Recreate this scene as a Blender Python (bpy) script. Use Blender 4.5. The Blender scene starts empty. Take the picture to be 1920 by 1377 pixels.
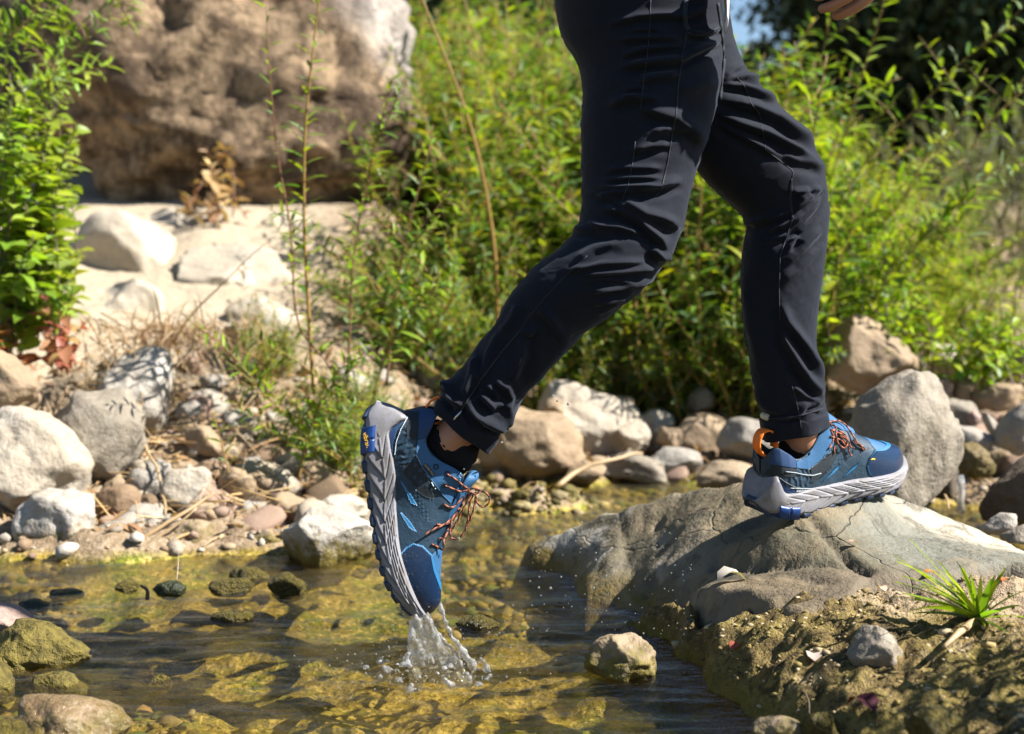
import bpy, bmesh, math, random
import numpy as np
from mathutils import Vector, Matrix
from mathutils.bvhtree import BVHTree
from mathutils.geometry import delaunay_2d_cdt

SC = bpy.context.scene
COL = SC.collection
R = math.radians

# ------------------------------------------------------------------ camera
FPX = 50 / 36 * 1920
PITCH = math.atan(228.5 / FPX)
CAM = np.array([0.0, 0.0, 0.62])
cd = bpy.data.cameras.new('camera')
cam = bpy.data.objects.new('camera', cd)
COL.objects.link(cam)
cam.location = CAM
cam.rotation_euler = (math.pi / 2 - PITCH, 0, 0)
cd.lens = 50
cd.sensor_width = 36
cd.clip_start = 0.05
cd.clip_end = 500
cd.dof.use_dof = True
cd.dof.focus_distance = 2.13
cd.dof.aperture_fstop = 3.6
SC.camera = cam

# ------------------------------------------------------------------ sky, sun, exposure
SUN_EL, SUN_AZ = R(43), R(-12)          # azimuth from +X towards +Y
SUN = np.array([math.cos(SUN_EL) * math.cos(SUN_AZ), math.cos(SUN_EL) * math.sin(SUN_AZ), math.sin(SUN_EL)])
W = bpy.data.worlds.new('World')
SC.world = W
W.use_nodes = True
wn = W.node_tree
wn.nodes.clear()
sky = wn.nodes.new('ShaderNodeTexSky')
sky.sky_type = 'NISHITA'
sky.sun_disc = False
sky.sun_elevation = SUN_EL
sky.sun_rotation = math.atan2(SUN[0], SUN[1])
sky.air_density = 1.0
sky.dust_density = 0.1
sky.ozone_density = 3.5
bg = wn.nodes.new('ShaderNodeBackground')
bg.inputs['Strength'].default_value = 0.05
wo = wn.nodes.new('ShaderNodeOutputWorld')
wn.links.new(sky.outputs[0], bg.inputs[0])
wn.links.new(bg.outputs[0], wo.inputs[0])
sd = bpy.data.lights.new('sun', 'SUN')
sd.energy = 5.0
sd.angle = R(0.53)
sd.color = (1.0, 0.97, 0.92)
so = bpy.data.objects.new('sun', sd)
COL.objects.link(so)
so.rotation_euler = Vector((-SUN[0], -SUN[1], -SUN[2])).to_track_quat('-Z', 'Y').to_euler()
SC.view_settings.view_transform = 'Standard'
SC.view_settings.look = 'None'
SC.view_settings.exposure = 1.62
SC.view_settings.gamma = 1
SC.view_settings.use_curve_mapping = False
SC.cycles.use_denoising = True
SC.cycles.max_bounces = 10
SC.cycles.diffuse_bounces = 2
SC.cycles.transparent_max_bounces = 16
SC.cycles.sample_clamp_indirect = 6
SC.cycles.caustics_reflective = False
SC.cycles.caustics_refractive = False

# ------------------------------------------------------------------ camera geometry helpers (pixels of the 1920 x 1377 photo)
_F = np.array([0, math.cos(PITCH), -math.sin(PITCH)])
_U = np.array([0, math.sin(PITCH), math.cos(PITCH)])
_Rt = np.array([1.0, 0, 0])


def P(u, v, Y):
    d = _F + (u - 960) / FPX * _Rt + (688.5 - v) / FPX * _U
    return CAM + d * (Y / d[1])


def proj(A):
    d = np.asarray(A) - CAM
    z = d @ _F
    return np.stack([960 + FPX * (d @ _Rt) / z, 688.5 - FPX * (d @ _U) / z], -1)


def ray(u, v):
    d = _F + (u - 960) / FPX * _Rt + (688.5 - v) / FPX * _U
    return d / np.linalg.norm(d)


# ------------------------------------------------------------------ noise
def _h(i, j, k, s):
    n = (i.astype(np.uint32) * np.uint32(374761393) + j.astype(np.uint32) * np.uint32(668265263)
         + k.astype(np.uint32) * np.uint32(2246822519) + np.uint32((s * 3266489917 + 12345) & 0xffffffff))
    n = (n ^ (n >> np.uint32(13))) * np.uint32(1274126177)
    n = (n ^ (n >> np.uint32(15))) * np.uint32(2246822519)
    n = n ^ (n >> np.uint32(16))
    return (n & np.uint32(0xffffff)).astype(np.float64) / 0xffffff * 2 - 1


def vn(A, s=0):
    A = np.asarray(A, float)
    f = np.floor(A)
    t = A - f
    t = t * t * t * (t * (t * 6 - 15) + 10)
    i = f.astype(np.int64)
    x, y, z = i[..., 0], i[..., 1], i[..., 2]
    r = 0
    for a in (0, 1):
        wx = t[..., 0] if a else 1 - t[..., 0]
        for b in (0, 1):
            wy = t[..., 1] if b else 1 - t[..., 1]
            for c in (0, 1):
                wz = t[..., 2] if c else 1 - t[..., 2]
                r = r + wx * wy * wz * _h(x + a, y + b, z + c, s)
    return r


def fbm(A, o=4, s=0, g=.5):
    A = np.asarray(A, float)
    r, a, f = 0, 1, 1
    for k in range(o):
        r = r + a * vn(A * f + k * 17.3, s + k)
        a *= g
        f *= 2.03
    return r


def sstep(a, b, x):
    t = np.clip((np.asarray(x, float) - a) / (b - a), 0, 1)
    return t * t * (3 - 2 * t)


# ------------------------------------------------------------------ object helpers
def tag(o, label=None, cat=None, group=None, kind=None):
    if label:
        o['label'] = label
    if cat:
        o['category'] = cat
    if group:
        o['group'] = group
    if kind:
        o['kind'] = kind
    return o


def me_new(name, V, faces, smooth=True, mats=(), midx=None, col=None):
    """V (n,3); faces: list of (m,k) int arrays."""
    me = bpy.data.meshes.new(name)
    V = np.asarray(V, np.float32)
    if isinstance(faces, np.ndarray):
        faces = [faces]
    faces = [np.asarray(f, np.int32) for f in faces if len(f)]
    me.vertices.add(len(V))
    me.vertices.foreach_set('co', V.ravel())
    tot = np.concatenate([np.full(len(f), f.shape[1], np.int32) for f in faces])
    st = np.concatenate([[0], np.cumsum(tot)[:-1]]).astype(np.int32)
    me.loops.add(int(tot.sum()))
    me.loops.foreach_set('vertex_index', np.concatenate([f.ravel() for f in faces]))
    me.polygons.add(len(tot))
    me.polygons.foreach_set('loop_start', st)
    me.polygons.foreach_set('loop_total', tot)
    if smooth:
        me.polygons.foreach_set('use_smooth', np.ones(len(tot), bool))
    for m in mats:
        me.materials.append(m)
    if midx is not None:
        me.polygons.foreach_set('material_index', np.asarray(midx, np.int32))
    if col is not None:
        ca = me.color_attributes.new('Col', 'FLOAT_COLOR', 'POINT')
        c = np.ones((len(V), 4), np.float32)
        c[:, :3] = col
        ca.data.foreach_set('color', c.ravel())
    me.update(calc_edges=True)
    me.validate()
    return me


def ob(name, me, parent=None, loc=None):
    o = bpy.data.objects.new(name, me)
    COL.objects.link(o)
    if parent is not None:
        o.parent = parent
    if loc is not None:
        o.location = loc
    return o


def empty(name, loc=(0, 0, 0)):
    o = bpy.data.objects.new(name, None)
    COL.objects.link(o)
    o.location = loc
    o.empty_display_size = .05
    return o


def gridf(n, m, wrap=False):
    """quads of an n x m vertex grid (row-major); wrap closes columns."""
    i = np.arange(n - 1)[:, None]
    j = np.arange(m if wrap else m - 1)[None, :]
    j2 = (j + 1) % m
    a = i * m + j
    return np.stack([a, i * m + j2, (i + 1) * m + j2, (i + 1) * m + j], -1).reshape(-1, 4)


def vnormals(V, F):
    N = np.zeros_like(V)
    a = V[F[:, 2]] - V[F[:, 0]]
    b = V[F[:, 3]] - V[F[:, 1]] if F.shape[1] == 4 else V[F[:, 1]] - V[F[:, 0]]
    n = np.cross(a, b) if F.shape[1] == 4 else np.cross(b, a)
    for k in range(F.shape[1]):
        np.add.at(N, F[:, k], n)
    return N / np.maximum(np.linalg.norm(N, axis=1, keepdims=True), 1e-12)


def crom(pts, n):
    """Catmull-Rom through rows of pts, n samples."""
    p = np.asarray(pts, float)
    d = np.concatenate([[0], np.cumsum(np.maximum(np.linalg.norm(np.diff(p, axis=0), axis=1), 1e-9) ** .7)])
    t = np.linspace(0, d[-1], n)
    m = np.zeros_like(p)
    m[1:-1] = (p[2:] - p[:-2]) / (d[2:] - d[:-2])[:, None]
    m[0] = (p[1] - p[0]) / (d[1] - d[0])
    m[-1] = (p[-1] - p[-2]) / (d[-1] - d[-2])
    k = np.clip(np.searchsorted(d, t, 'right') - 1, 0, len(p) - 2)
    h = (d[k + 1] - d[k])[:, None]
    x = ((t - d[k]) / h[:, 0])[:, None]
    return ((2 * x ** 3 - 3 * x ** 2 + 1) * p[k] + (x ** 3 - 2 * x ** 2 + x) * h * m[k]
            + (-2 * x ** 3 + 3 * x ** 2) * p[k + 1] + (x ** 3 - x ** 2) * h * m[k + 1])


def tube(pts, rad, n=8, cap=True):
    p = np.asarray(pts, float)
    rad = np.broadcast_to(np.asarray(rad, float), (len(p),))
    t = np.gradient(p, axis=0)
    t /= np.maximum(np.linalg.norm(t, axis=1, keepdims=True), 1e-9)
    up = np.array([0.13, 0.31, 0.94])
    A = np.zeros_like(p)
    a = np.cross(t[0], up)
    if np.linalg.norm(a) < .1:
        a = np.cross(t[0], [1, 0, 0])
    for i in range(len(p)):
        a = a - t[i] * (a @ t[i])
        a /= max(np.linalg.norm(a), 1e-9)
        A[i] = a
    B = np.cross(t, A)
    ph = np.linspace(0, 2 * math.pi, n, endpoint=False)
    V = p[:, None] + rad[:, None, None] * (A[:, None] * np.cos(ph)[None, :, None] + B[:, None] * np.sin(ph)[None, :, None])
    V = V.reshape(-1, 3)
    F = [gridf(len(p), n, True)]
    if cap:
        F.append(np.arange(n)[::-1][None])
        F.append((len(p) - 1) * n + np.arange(n)[None])
    return V, F


class Mesh:
    """collects pieces into one mesh."""

    def __init__(s):
        s.V, s.F, s.C, s.n = [], [], [], 0

    def add(s, V, F, col=None):
        if isinstance(F, np.ndarray):
            F = [F]
        for f in F:
            s.F.append(np.asarray(f) + s.n)
        s.V.append(np.asarray(V, float))
        s.C.append(np.broadcast_to(np.asarray(col if col is not None else (1, 1, 1), float), (len(V), 3)))
        s.n += len(V)
        return s

    def mesh(s, name, mat, smooth=True):
        return me_new(name, np.concatenate(s.V), s.F, smooth, [mat], None, np.concatenate(s.C))

    def build(s, name, mat, parent=None, smooth=True):
        return ob(name, s.mesh(name, mat, smooth), parent)


def inpoly(p, poly):
    p = np.asarray(p)
    poly = np.asarray(poly, float)
    x, y = p[..., 0], p[..., 1]
    c = np.zeros(x.shape, bool)
    j = len(poly) - 1
    for i in range(len(poly)):
        xi, yi = poly[i]
        xj, yj = poly[j]
        c ^= ((yi > y) != (yj > y)) & (x < (xj - xi) * (y - yi) / ((yj - yi) if yj != yi else 1e-9) + xi)
        j = i
    return c


def segdist(p, line):
    """distance to polyline, signed side and parameter 0..1."""
    p = np.asarray(p, float)
    L = np.asarray(line, float)
    ln = np.linalg.norm(np.diff(L, axis=0), axis=1)
    cum = np.concatenate([[0], np.cumsum(ln)])
    best = np.full(p.shape[0], 1e9)
    sd_ = np.zeros(p.shape[0])
    par = np.zeros(p.shape[0])
    for i in range(len(L) - 1):
        d = L[i + 1] - L[i]
        q = p - L[i]
        tt = np.clip((q @ d) / (d @ d), 0, 1)
        e = q - tt[:, None] * d
        dist = np.linalg.norm(e, axis=1)
        k = dist < best
        best = np.where(k, dist, best)
        sg = np.sign(d[0] * q[:, 1] - d[1] * q[:, 0])
        sd_ = np.where(k, dist * sg, sd_)
        par = np.where(k, (cum[i] + tt * ln[i]) / cum[-1], par)
    return best, sd_, par


# ------------------------------------------------------------------ materials
class M:
    def __init__(s, name):
        s.m = bpy.data.materials.new(name)
        s.m.use_nodes = True
        s.t = s.m.node_tree
        s.t.nodes.clear()
        s.out = s.t.nodes.new('ShaderNodeOutputMaterial')

    def n(s, typ, _p=None, **kw):
        nd = s.t.nodes.new('ShaderNode' + typ)
        for k, v in (_p or {}).items():
            setattr(nd, k, v)
        for k, v in kw.items():
            k = k.replace('_', ' ')
            s.set(nd, k, v)
        return nd

    def set(s, nd, k, v):
        key = int(k) if k.isdigit() else k
        if isinstance(v, bpy.types.NodeSocket):
            s.t.links.new(v, nd.inputs[key])
        elif isinstance(v, bpy.types.Node):
            s.t.links.new(v.outputs[0], nd.inputs[key])
        else:
            if isinstance(v, tuple) and len(v) == 3 and nd.inputs[key].type == 'RGBA':
                v = v + (1,)
            nd.inputs[key].default_value = v

    def coord(s, kind='Object', scale=None):
        c = s.n('TexCoord').outputs[kind]
        if scale is not None:
            mp = s.n('Mapping')
            s.t.links.new(c, mp.inputs['Vector'])
            mp.inputs['Scale'].default_value = scale if isinstance(scale, tuple) else (scale,) * 3
            return mp.outputs[0]
        return c

    def noise(s, vec, scale, detail=6, rough=.55, dist=0):
        return s.n('TexNoise', Vector=vec, Scale=scale, Detail=detail, Roughness=rough, Distortion=dist).outputs['Fac']

    def vor(s, vec, scale, feat='F1'):
        return s.n('TexVoronoi', {'feature': feat}, Vector=vec, Scale=scale).outputs['Distance']

    def ramp(s, fac, stops, interp='LINEAR'):
        r = s.n('ValToRGB')
        s.set(r, '0', fac)
        cr = r.color_ramp
        cr.interpolation = interp
        while len(cr.elements) < len(stops):
            cr.elements.new(.5)
        for e, (p, c) in zip(cr.elements, stops):
            e.position = p
            e.color = (c, c, c, 1) if isinstance(c, (int, float)) else tuple(c) + (1,)
        return r.outputs[0]

    def mix(s, fac, a, b, mode='MIX'):
        m = s.n('MixRGB', {'blend_type': mode})
        s.set(m, '0', fac)
        s.set(m, '1', a)
        s.set(m, '2', b)
        return m.outputs[0]

    def math(s, op, a, b=0.0, clamp=False):
        m = s.n('Math', {'operation': op, 'use_clamp': clamp})
        s.set(m, '0', a)
        s.set(m, '1', b)
        return m.outputs[0]

    def bump(s, h, strength=.5, dist=.01, normal=None):
        b = s.n('Bump', Height=h, Strength=strength, Distance=dist)
        if normal is not None:
            s.set(b, 'Normal', normal)
        return b.outputs[0]

    def bsdf(s, col, rough=.6, normal=None, **kw):
        b = s.n('BsdfPrincipled')
        s.set(b, 'Base Color', col)
        s.set(b, 'Roughness', rough)
        if normal is not None:
            s.set(b, 'Normal', normal)
        for k, v in kw.items():
            s.set(b, k.replace('_', ' '), v)
        s.t.links.new(b.outputs[0], s.out.inputs[0])
        return b

    def finish(s, sh):
        s.t.links.new(sh.outputs[0] if isinstance(sh, bpy.types.Node) else sh, s.out.inputs[0])
        return s.m


def worldz(m):
    g = m.n('NewGeometry')
    sx = m.n('SeparateXYZ', Vector=g.outputs['Position'])
    return sx.outputs['Z']


def stone_mat(name, base, alt, spot, scale=9., rough=.75, moss=None, moss_h=.06, bumpd=.006, speck=.5, veins=0):
    base, alt, spot = (tuple(x * .66 for x in c) for c in (base, alt, spot))
    m = M(name)
    rnd = m.n('ObjectInfo').outputs['Random']
    vec = m.n('VectorMath', {'operation': 'ADD'})
    m.set(vec, '0', m.coord())
    cx = m.n('CombineXYZ', X=m.math('MULTIPLY', rnd, 37.), Y=m.math('MULTIPLY', rnd, 71.), Z=rnd)
    m.set(vec, '1', cx.outputs[0])
    vec = vec.outputs[0]
    n1 = m.noise(vec, scale, 6, .62)
    n2 = m.noise(vec, scale * 4.3, 5, .65)
    n3 = m.noise(vec, scale * 14, 3, .6)
    c = m.mix(m.ramp(n1, [(.38, 0.), (.63, 1.)]), base, alt)
    c = m.mix(m.ramp(n2, [(.54, 0.), (.72, speck)]), c, spot)
    c = m.mix(m.ramp(n3, [(.3, .28), (.55, 0.)]), c, tuple(x * .45 for x in base))
    if veins:
        vv = m.ramp(m.noise(vec, scale * .8, 7, .7, 1.2), [(.485, 0.), (.5, veins), (.515, 0.)])
        c = m.mix(vv, c, tuple(min(.7, x * 1.5 + .1) for x in base))
    rgh = rough
    if moss is not None:
        z = worldz(m)
        mk = m.math('ADD', m.math('MULTIPLY', m.math('SUBTRACT', moss_h, z), 22.), m.math('MULTIPLY', m.math('SUBTRACT', n2, .5), 3.2))
        mk = m.math('ADD', mk, .2, True)
        mo = m.mix(m.ramp(m.noise(vec, scale * 6, 4, .6), [(.35, 0.), (.65, 1.)]), moss, tuple(x * .42 for x in moss))
        c = m.mix(mk, c, mo)
    hb = m.math('ADD', m.math('MULTIPLY', n2, .6), m.math('MULTIPLY', n3, .35))
    hb = m.math('ADD', hb, m.math('MULTIPLY', n1, .8))
    m.bsdf(c, rgh, m.bump(hb, 1., bumpd * 1.4), Specular_IOR_Level=.3)
    return m.m


MOSS = (.15, .115, .022)
ST = {
    'sandstone': stone_mat('pale_sandstone', (.52, .43, .31), (.58, .50, .39), (.42, .32, .21), 4, bumpd=.006, speck=.3),
    'cream': stone_mat('cream_stone', (.50, .41, .30), (.56, .49, .39), (.33, .25, .16), 8),
    'white': stone_mat('white_stone', (.56, .51, .44), (.47, .40, .31), (.22, .18, .14), 9, moss=MOSS, moss_h=.055),
    'tan': stone_mat('tan_stone', (.43, .31, .185), (.34, .24, .15), (.22, .15, .09), 9),
    'tanmoss': stone_mat('tan_mossy_stone', (.42, .31, .19), (.35, .26, .17), (.2, .15, .1), 9, moss=MOSS, moss_h=.05),
    'gray': stone_mat('grey_stone', (.33, .28, .21), (.27, .225, .165), (.13, .105, .08), 10, veins=.4),
    'palegray': stone_mat('pale_grey_stone', (.42, .38, .32), (.36, .31, .25), (.18, .15, .12), 10),
    'brown': stone_mat('brown_stone', (.23, .145, .08), (.3, .2, .12), (.11, .07, .04), 8),
    'pink': stone_mat('pinkish_stone', (.38, .25, .20), (.45, .33, .27), (.24, .15, .12), 10),
    'moss': stone_mat('mossy_stone', (.32, .24, .12), (.24, .17, .06), (.13, .1, .03), 12, moss=MOSS, moss_h=.12, bumpd=.012),
    'wet': stone_mat('wet_stone', (.25, .165, .08), (.33, .24, .14), (.12, .085, .03), 10, rough=.16, moss=(.13, .095, .02), moss_h=.03, bumpd=.008),
    'algae': stone_mat('algae_stone', (.22, .165, .03), (.16, .12, .025), (.08, .06, .018), 18, rough=.5, moss=(.13, .10, .016), moss_h=.3, bumpd=.02),
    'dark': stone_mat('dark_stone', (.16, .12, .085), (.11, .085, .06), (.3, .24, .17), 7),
    'darkalgae': stone_mat('dark_algae_stone', (.028, .036, .012), (.04, .045, .014), (.07, .065, .02), 16, rough=.4),
}


def leaf_mat(name, trans=.45, rough=.42, spec=.4):
    m = M(name)
    c = m.n('Attribute', {'attribute_name': 'Col'}).outputs['Color']
    rnd = m.n('ObjectInfo').outputs['Random']
    hs = m.n('HueSaturation', Hue=m.math('ADD', .482, m.math('MULTIPLY', rnd, .03)), Saturation=1.,
             Value=m.math('ADD', .95, m.math('MULTIPLY', rnd, .42)), Color=c).outputs[0]
    b = m.n('BsdfPrincipled')
    m.set(b, 'Base Color', hs)
    m.set(b, 'Roughness', rough)
    m.set(b, 'Specular IOR Level', spec)
    t = m.n('BsdfTranslucent')
    tc = m.mix(1., hs, (1.28, 1.24, .42), 'MULTIPLY')
    m.set(t, 'Color', tc)
    x = m.n('MixShader')
    m.set(x, '0', trans)
    m.set(x, '1', b)
    m.set(x, '2', t)
    return m.finish(x)


LEAF = leaf_mat('leaf_surface', .5, .42, .3)
DRYLEAF = leaf_mat('dry_leaf', .2, .7, .15)
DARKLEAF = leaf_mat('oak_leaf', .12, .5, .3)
BARK = {}
for nm, ca, cb in (('willow_bark', (.30, .17, .035), (.20, .12, .03)), ('red_bark', (.22, .09, .04), (.14, .07, .035)),
                   ('brown_bark', (.13, .085, .05), (.06, .045, .03)), ('dry_stalk', (.42, .29, .15), (.30, .2, .1))):
    m = M(nm)
    v = m.coord('Object', (30, 30, 8))
    n = m.noise(v, 3, 5)
    m.bsdf(m.mix(n, ca, cb), .6, m.bump(n, .5, .002))
    BARK[nm] = m.m

# ground: bank litter, sand, stream bed
m = M('ground_soil')
co = m.coord()
sx = m.n('SeparateXYZ', Vector=co)
n1 = m.noise(co, 2.2, 6, .6)
n2 = m.noise(co, 14, 6, .65)
n3 = m.noise(co, 70, 4, .65)
soil = m.mix(n2, (.12, .08, .045), (.26, .185, .11))
soil = m.mix(m.ramp(n3, [(.45, 0.), (.65, .7)]), soil, (.36, .28, .19))
sand = m.mix(n1, (.33, .262, .178), (.39, .322, .232))
sand = m.mix(m.ramp(n2, [(.5, 0.), (.75, .5)]), sand, (.25, .18, .11))
sm = m.math('ADD', m.math('MULTIPLY', m.math('SUBTRACT', -.52, sx.outputs['X']), 4.), m.math('MULTIPLY', m.math('SUBTRACT', n2, .5), 1.5), True)
sm2 = m.math('MULTIPLY', m.math('SUBTRACT', sx.outputs['Y'], 3.5), 4., True)
sm = m.math('MULTIPLY', sm, sm2)
c = m.mix(sm, soil, sand)
bed = m.mix(m.ramp(n2, [(.28, 0.), (.72, 1.)]), (.14, .098, .014), (.30, .212, .032))
bed = m.mix(m.ramp(m.noise(co, 5, 5, .7), [(.50, 0.), (.62, .85)]), bed, (.12, .155, .010))
bed = m.mix(m.ramp(n3, [(.50, 0.), (.66, .85)]), bed, (.55, .40, .11))
bed = m.mix(m.ramp(m.noise(co, 110, 3, .7), [(.36, .8), (.48, 0.)]), bed, (.022, .017, .006))
bed = m.mix(m.ramp(m.noise(co, 9, 5, .6), [(.25, .75), (.50, 0.)]), bed, (.022, .019, .007))
bm = m.math('ADD', m.math('MULTIPLY', m.math('SUBTRACT', .02, sx.outputs['Z']), 60.), m.math('MULTIPLY', m.math('SUBTRACT', n2, .5), 2.), True)
far = m.math('MULTIPLY', m.math('SUBTRACT', 6., sx.outputs['Y']), 2., True)
c = m.mix(m.math('MULTIPLY', bm, far), c, bed)
hgt = m.math('ADD', n2, m.math('MULTIPLY', n3, .5))
m.bsdf(c, .85, m.bump(hgt, .9, .015), Specular_IOR_Level=.2)
GROUND = m.m

# clear shallow water: fresnel mix of transparency and mirror reflection, rippled
m = M('stream_water')
co = m.coord('Object', (1, 2.6, 1))
w1 = m.noise(co, 7, 3, .55, .5)
w2 = m.noise(co, 26, 4, .6, .8)
nb = m.bump(m.math('ADD', w1, m.math('MULTIPLY', w2, .6)), 1., .013)
nf = m.bump(w1, .5, .008)
fr = m.n('Fresnel', IOR=1.32)
gl = m.n('BsdfGlossy', Color=(1, 1, 1), Roughness=.03, Normal=nb)
tr = m.n('BsdfTransparent', Color=(.97, .93, .78))
rf = m.n('BsdfRefraction', Color=(.99, .96, .84), Roughness=.0, IOR=1.333, Normal=nb)
inner = m.n('MixShader')
m.set(inner, '0', .24)
m.set(inner, '1', tr)
m.set(inner, '2', rf)
x = m.n('MixShader')
m.set(x, '0', fr.outputs[0])
m.set(x, '1', inner)
m.set(x, '2', gl)
WATER = m.finish(x)

m = M('splash_water')
co = m.coord()
nb = m.bump(m.noise(co, 130, 4, .6), .9, .004)
fr = m.n('Fresnel', IOR=1.333, Normal=nb)
gl = m.n('BsdfGlossy', Color=(1, 1, 1), Roughness=.05, Normal=nb)
gs = m.n('BsdfGlass', Color=(1, 1, 1), Roughness=.0, IOR=1.333, Normal=nb)
tr = m.n('BsdfTransparent', Color=(.97, .97, .95))
df = m.n('BsdfTranslucent', Color=(.93, .92, .90), Normal=nb)
d2 = m.n('BsdfDiffuse', Color=(.93, .92, .90), Normal=nb)
dd = m.n('MixShader'); m.set(dd, '0', .5); m.set(dd, '1', df); m.set(dd, '2', d2)
a = m.n('MixShader'); m.set(a, '0', .72); m.set(a, '1', gs); m.set(a, '2', tr)
fo = m.ramp(m.noise(co, 60, 5, .7), [(.42, .14), (.70, .62)])
b = m.n('MixShader'); m.set(b, '0', fo); m.set(b, '1', a); m.set(b, '2', dd)
c = m.n('MixShader'); m.set(c, '0', m.math('MULTIPLY', fr.outputs[0], 1.0)); m.set(c, '1', b); m.set(c, '2', gl)
SPLASH = m.finish(c)


def plain(name, col, rough=.6, noise_s=0, nd=.0, var=.25, spec=.4, **kw):
    m = M(name)
    if noise_s:
        n = m.noise(m.coord(), noise_s, 5, .6)
        c = m.mix(n, tuple(x * (1 - var) for x in col), tuple(min(1, x * (1 + var)) for x in col))
        m.bsdf(c, rough, m.bump(n, .6, nd) if nd else None, Specular_IOR_Level=spec, **kw)
    else:
        m.bsdf(col, rough, Specular_IOR_Level=spec, **kw)
    return m.m


m = M('trouser_fabric')
co = m.coord()
n1 = m.noise(co, 9, 5, .6)
wv = m.n('TexWave', {'wave_type': 'BANDS', 'bands_direction': 'DIAGONAL'}, Vector=co, Scale=420., Distortion=.6, Detail=1.).outputs['Fac']
n2 = m.noise(co, 38, 5, .62)
nn = m.bump(n2, .12, .004)
nn = m.bump(wv, .15, .0006, nn)
b = m.bsdf(m.mix(n1, (.0070, .0086, .0132), (.0092, .0112, .0168)), .82, nn, Specular_IOR_Level=.14)
m.set(b, 'Sheen Weight', .10)
m.set(b, 'Sheen Roughness', .4)
m.set(b, 'Sheen Tint', (.75, .82, 1.))
TROUSER = m.m

m = M('skin')
n = m.noise(m.coord(), 60, 4)
b = m.bsdf(m.mix(n, (.36, .165, .095), (.46, .225, .14)), .45, m.bump(n, .3, .002), Specular_IOR_Level=.4)
m.set(b, 'Subsurface Weight', .12)
m.set(b, 'Subsurface Radius', (.01, .004, .002))
SKIN = m.m
SOCKM = plain('sock_knit', (.008, .008, .009), .9, 500, .002, .5, .15)
SHIRTM = plain('shirt_cloth', (.42, .42, .44), .8, 200, .001, .1, .2)
HAIRM = plain('hair', (.03, .02, .012), .5, 200, .004, .4)
UPPER = plain('shoe_teal_leather', (.008, .028, .050), .55, 260, .0012, .3)
EYEST = plain('shoe_blue_nubuck', (.022, .090, .195), .6, 380, .0008, .2)
NAVY = plain('shoe_navy_rubber', (.006, .019, .050), .26, 180, .0006, .3)
NAVYC = plain('shoe_navy_cloth', (.012, .04, .11), .7, 600, .001, .3)
BLACKM = plain('shoe_dark_mesh', (.006, .012, .018), .7, 700, .002, .5)
ACCENT = plain('shoe_accent_blue', (.018, .13, .27), .45)
LINEN = plain('shoe_grey_stitch', (.30, .34, .36), .6)
m = M('midsole_foam')
co = m.coord()
n = m.noise(co, 45, 6, .7)
c = m.mix(m.ramp(n, [(.45, 0.), (.72, .65)]), (.20, .193, .205), (.11, .088, .06))
m.bsdf(c, .6, m.bump(m.noise(co, 160, 3), .4, .0006), Specular_IOR_Level=.3)
MIDS = m.m
OUTS = plain('outsole_rubber', (.014, .028, .06), .5, 90, .001, .3)
HEELP = plain('heel_plate_rubber', (.005, .035, .15), .4, 90, .001, .2)
ORANGE = plain('orange_webbing', (.95, .19, .012), .6, 700, .0008, .12)
YELLOW = plain('yellow_print', (.9, .52, .02), .5)
WHITEP = plain('white_print', (.7, .72, .74), .5)
METAL = plain('zip_metal', (.5, .5, .52), .3, Metallic=.9)
m = M('braided_lace')
c = m.n('Attribute', {'attribute_name': 'Col'}).outputs['Color']
m.bsdf(c, .7, m.bump(m.noise(m.coord(), 900, 2), .5, .001), Specular_IOR_Level=.3)
LACE = m.m
m = M('vertex_coloured_stone')
c = m.n('Attribute', {'attribute_name': 'Col'}).outputs['Color']
n = m.noise(m.coord(), 45, 5, .65)
m.bsdf(m.mix(m.ramp(n, [(.35, .6), (.6, 0.)]), c, m.mix(1., c, (.4, .36, .3), 'MULTIPLY')), .75, m.bump(n, .7, .004), Specular_IOR_Level=.3)
PEBM = m.m


# ------------------------------------------------------------------ ground, stream bed, water, hills
def interp(x, pts):
    p = np.asarray(pts, float)
    return np.interp(x, p[:, 0], p[:, 1])


BANK = [(-6, 2.75), (-1.2, 2.78), (-.45, 2.86), (-.3, 3.0), (-.16, 3.2), (-.06, 3.6), (.4, 3.72), (.9, 3.45), (1.3, 3.3), (6, 3.2)]


def bank_y(x):
    return interp(x, BANK)


def gz(x, y, detail=True):
    x = np.asarray(x, float)
    y = np.asarray(y, float)
    d = y - bank_y(x) - .06 * vn(np.stack([x * 4, y * 4, 0 * x], -1), 5)
    zl = np.interp(d, [-9, -.5, -.12, 0, .4, .9, 1.2, 2.2, 3, 6, 10, 30], [-.10, -.09, -.05, .015, .10, .27, .35, .73, .85, 1.5, 2.2, 3.4])
    zr = np.interp(d, [-9, -.5, -.12, 0, .5, 1, 2, 4, 6, 10, 30], [-.10, -.09, -.05, .015, .06, .16, .30, .62, .9, 1.35, 2.6])
    w = sstep(-.55, -.15, x)
    z = zl * (1 - w) + zr * w
    if detail:
        q = np.stack([x, y, 0 * x], -1)
        amp = np.where(d < 0, .016, .03)
        sandy = sstep(-.45, -.6, x) * sstep(3.6, 3.9, y)
        amp = amp * (1 - .6 * sandy)
        z = z + amp * fbm(q * 5, 4, 11) + .012 * fbm(q * 22, 3, 12) * np.clip(3 - d * .3, .2, 1) * (1 - .7 * sandy)
        # algae covered gravel bar across the middle of the stream
        bar = np.exp(-(((x - .02) / .20) ** 2 + ((y - 3.32) / .13) ** 2))
        z = z + .10 * bar * (1 + .5 * fbm(q * 14, 3, 14))
    return z


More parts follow.
